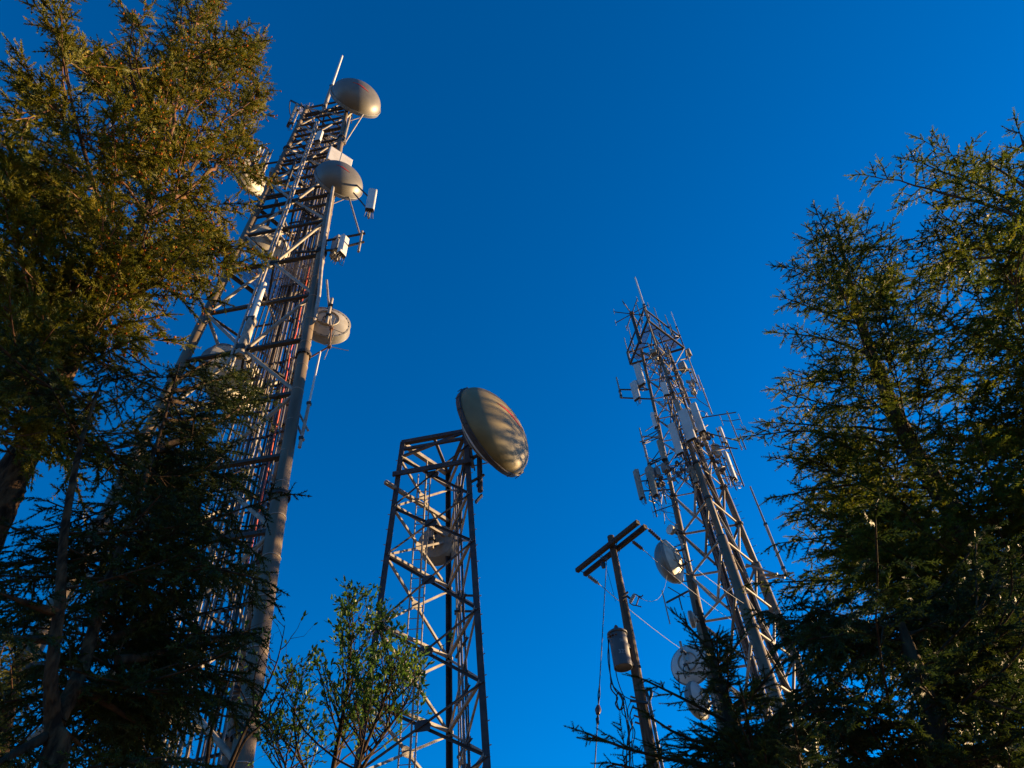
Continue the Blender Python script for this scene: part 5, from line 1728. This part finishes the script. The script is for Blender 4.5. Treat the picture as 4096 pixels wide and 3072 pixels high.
# ------------------------------------------------------------------ broadleaf saplings
def leaf_mesh():
    bm = bmesh.new()
    pts = [(0, 0, 0), (.25, .16, .03), (.55, .19, .05), (.82, .10, .03), (1, 0, 0), (.82, -.10, .03), (.55, -.19, .05), (.25, -.16, .03)]
    v = [bm.verts.new(p) for p in pts]
    m1 = bm.verts.new((.3, 0, -.01)); m2 = bm.verts.new((.6, 0, -.015))
    for f in ((0, m1, 1), (1, m1, m2, 2), (2, m2, 3), (3, m2, 4), (0, 7, m1), (7, 6, m2, m1), (6, 5, m2), (5, 4, m2)):
        bm.faces.new([v[q] if isinstance(q, int) else q for q in f])
    me = bpy.data.meshes.new('leaf')
    bm.to_mesh(me)
    bm.free()
    at = me.attributes.new('tone', 'FLOAT', 'POINT')
    at.data.foreach_set('value', [.5] * len(me.vertices))
    me.materials.append(M['leaf'])
    return me
LEAF = leaf_mesh()
LV = np.array([(0, 0, 0), (.25, .16, .03), (.55, .19, .05), (.82, .10, .03), (1, 0, 0), (.82, -.10, .03), (.55, -.19, .05), (.25, -.16, .03)])
LT = np.array([[0, 1, 7], [1, 2, 6], [1, 6, 7], [2, 3, 5], [2, 5, 6], [3, 4, 5]])

class Sapling:
    def __init__(self, seed):
        self.rng = np.random.default_rng(seed)
        self.br = []       # (points, r0)
        self.lp, self.ld = [], []

    def twig_leaves(self, P_, t0, gap, rng):
        seg = np.linalg.norm(np.diff(P_, axis=0), axis=1)
        cum = np.concatenate([[0], np.cumsum(seg)])
        L_ = cum[-1]
        k = max(2, int(L_ * (1 - t0) / gap))
        s = L_ * (t0 + (1 - t0) * (np.arange(k) + rng.random(k)) / k)
        pos = np.stack([np.interp(s, cum, P_[:, c_]) for c_ in range(3)], 1)
        d = nrm(np.stack([np.interp(np.minimum(L_, s + .03), cum, P_[:, c_]) for c_ in range(3)], 1) - np.stack([np.interp(np.maximum(0, s - .03), cum, P_[:, c_]) for c_ in range(3)], 1))
        return pos, d

    def grow(self, stems, n_br, br_len, leaf_gap=.05, clusters=3, rise=.7, t0=.3):
        rng = self.rng
        for P_, r0 in stems:
            P_ = np.array(spline(P_, 4))
            self.br.append((P_, r0))
            seg = np.linalg.norm(np.diff(P_, axis=0), axis=1)
            cum = np.concatenate([[0], np.cumsum(seg)])
            L_ = cum[-1]
            for q in range(n_br):
                f = t0 + (1 - t0) * (q + rng.random()) / n_br
                s = f * L_
                p = np.array([np.interp(s, cum, P_[:, c_]) for c_ in range(3)])
                a = rng.uniform(0, 2 * math.pi)
                l_ = br_len * (1.2 - 1.0 * f) * rng.uniform(.6, 1.25)
                d0 = unit([math.cos(a), math.sin(a), rise * rng.uniform(.5, 1.6)])
                pts = [p]
                for j in range(5):
                    d0 = unit(d0 + np.array([0, 0, .10]) + rng.normal(0, .12, 3))
                    pts.append(pts[-1] + d0 * l_ / 5)
                B = np.array(pts)
                self.br.append((B, .012 * math.sqrt(l_)))
                for w in range(clusters + int(l_ * 4)):
                    g_ = rng.uniform(.25, 1)
                    i_ = g_ * 5
                    i0 = min(4, int(i_))
                    pb = B[i0] + (B[i0 + 1] - B[i0]) * (i_ - i0)
                    d1 = unit((B[i0 + 1] - B[i0]) / (l_ / 5) + rng.normal(0, .55, 3) + [0, 0, .25])
                    tl_ = rng.uniform(.12, .34)
                    T_ = np.array([pb, pb + d1 * tl_ * .5, pb + unit(d1 + rng.normal(0, .2, 3) + [0, 0, .2]) * tl_])
                    self.br.append((T_, .0035))
                    pos, d = self.twig_leaves(T_, .15, leaf_gap * rng.uniform(.5, 1.2), rng)
                    self.lp.append(pos); self.ld.append(d)
                    # rosette at twig end
                    k = rng.integers(3, 6)
                    self.lp.append(np.repeat(T_[-1:], k, 0)); self.ld.append(np.repeat(nrm(T_[-1:] - T_[-2:-1]), k, 0))
        return self

    def finish(self, name, label, base, leaf_len=.07, singles=280, bark='bark_dark', keep=1.0):
        global TRIS
        rng = self.rng
        e = empty(name, base, label, 'tree')
        e['world_children'] = 1
        for i, (P_, r0) in enumerate(self.br):
            pass
        big = [(P_, r0) for P_, r0 in self.br if r0 > .02]
        for P_, r0 in big:
            MB().tube(P_, np.linspace(r0, r0 * .18, len(P_)), 10).build('trunk', M[bark], e)
        A, B, ra, rb = [], [], [], []
        for P_, r0 in self.br:
            if r0 > .02:
                continue
            r = np.linspace(r0, r0 * .4, len(P_))
            A.append(P_[:-1]); B.append(P_[1:]); ra.append(r[:-1]); rb.append(r[1:])
        V, F_ = tubes_np(np.concatenate(A), np.concatenate(B), np.concatenate(ra), np.concatenate(rb), 4)
        o = np_mesh('branches', V, F_, M[bark], e, 'stuff', True)
        world_child(o, e)
        if self.lp:
            pos, d = np.concatenate(self.lp), np.concatenate(self.ld)
            if keep < 1:
                ok = rng.random(len(pos)) < keep
                pos, d = pos[ok], d[ok]
            n_ = len(pos)
            x = nrm(d * .75 + rng.normal(0, .55, (n_, 3)) + np.array([0, 0, .12]))
            y = nrm(np.cross(x, rng.normal(0, .6, (n_, 3)) + np.array([0, 0, 1.0])))
            z = np.cross(x, y)
            sz = leaf_len * rng.uniform(.55, 1.25, n_)
            # nearest leaves as single objects
            order = np.argsort(np.linalg.norm(pos - EYE, axis=1) - sz * 60)
            one, rest = order[:singles], order[singles:]
            for i in one:
                lo = bpy.data.objects.new('leaf', LEAF)
                LINK(lo)
                lo.parent = e
                mw = Matrix(((x[i, 0], y[i, 0], z[i, 0], pos[i, 0]), (x[i, 1], y[i, 1], z[i, 1], pos[i, 1]), (x[i, 2], y[i, 2], z[i, 2], pos[i, 2]), (0, 0, 0, 1))) @ Matrix.Scale(float(sz[i]), 4)
                lo.matrix_parent_inverse = Matrix.Translation(Vector(e.location)).inverted()
                lo.matrix_basis = mw
            p_, x_, y_, z_, s_ = pos[rest], x[rest], y[rest], z[rest], sz[rest]
            V = p_[:, None, :] + s_[:, None, None] * (LV[None, :, 0:1] * x_[:, None, :] + LV[None, :, 1:2] * y_[:, None, :] + LV[None, :, 2:3] * z_[:, None, :])
            T_ = (np.arange(len(rest))[:, None, None] * 8 + LT[None]).reshape(-1, 3)
            tone = np.repeat(np.clip(.4 + rng.normal(0, .25, len(rest)), 0, 1), 8)
            o = np_mesh('foliage', V.reshape(-1, 3), T_, M['leaf'], e, 'stuff', False, tone)
            world_child(o, e)
            TRIS += len(T_)
        return e

s1 = Sapling(3)
st1 = px_line([(1320, 3150), (1345, 3000), (1385, 2780), (1402, 2600), (1412, 2510), (1405, 2400)], 9.5)
s1.grow([(st1, .034)], 44, 1.1, .055, 4, 1.1, .06)
s1.finish('sapling', 'slender leafy sapling with a pointed top between the two left towers', st1[0] * [1, 1, 0], .075)
s2 = Sapling(4)
st2 = px_line([(1400, 3150), (1460, 2990), (1540, 2790), (1560, 2640), (1500, 2500)], 9.0)
st2b = px_line([(1430, 3100), (1520, 2960), (1620, 2820), (1670, 2720)], 9.2)
s2.grow([(st2, .026), (st2b, .023)], 28, 1.0, .055, 4, 1.1, .06)
s2.finish('sapling', 'bushy leafy sapling in front of the middle tower legs', st2[0] * [1, 1, 0], .07)
s3 = Sapling(9)
st3 = px_line([(1250, 3150), (1190, 3000), (1180, 2860), (1200, 2700)], 9.8)
st3b = px_line([(1150, 3150), (1140, 3060), (1100, 2960)], 9.6)
s3.grow([(st3, .022), (st3b, .021)], 18, .8, .05, 5, 1.0, .06)
s3.finish('sapling', 'low leafy sapling just left of the slender one', st3[0] * [1, 1, 0], .065)
s4 = Sapling(12)
st4 = [px_line([(880, 3150), (990, 2900), (1060, 2760), (1110, 2640), (1140, 2500)], 8.2), px_line([(900, 3150), (980, 2960), (1100, 2850), (1180, 2660)], 8.4), px_line([(820, 3150), (850, 2900), (940, 2650), (960, 2530)], 8.0)]
s4.grow([(P_, .021) for P_ in st4], 10, .8, .12, 1, .6, .35)
s4.finish('shrub', 'thin twiggy shrub with few leaves beside the thick tower leg', st4[0][0] * [1, 1, 0], .07, 150, keep=.45)

print('foliage triangles', TRIS)
for o in bpy.data.objects:
    if 'world_children' in o:
        del o['world_children']
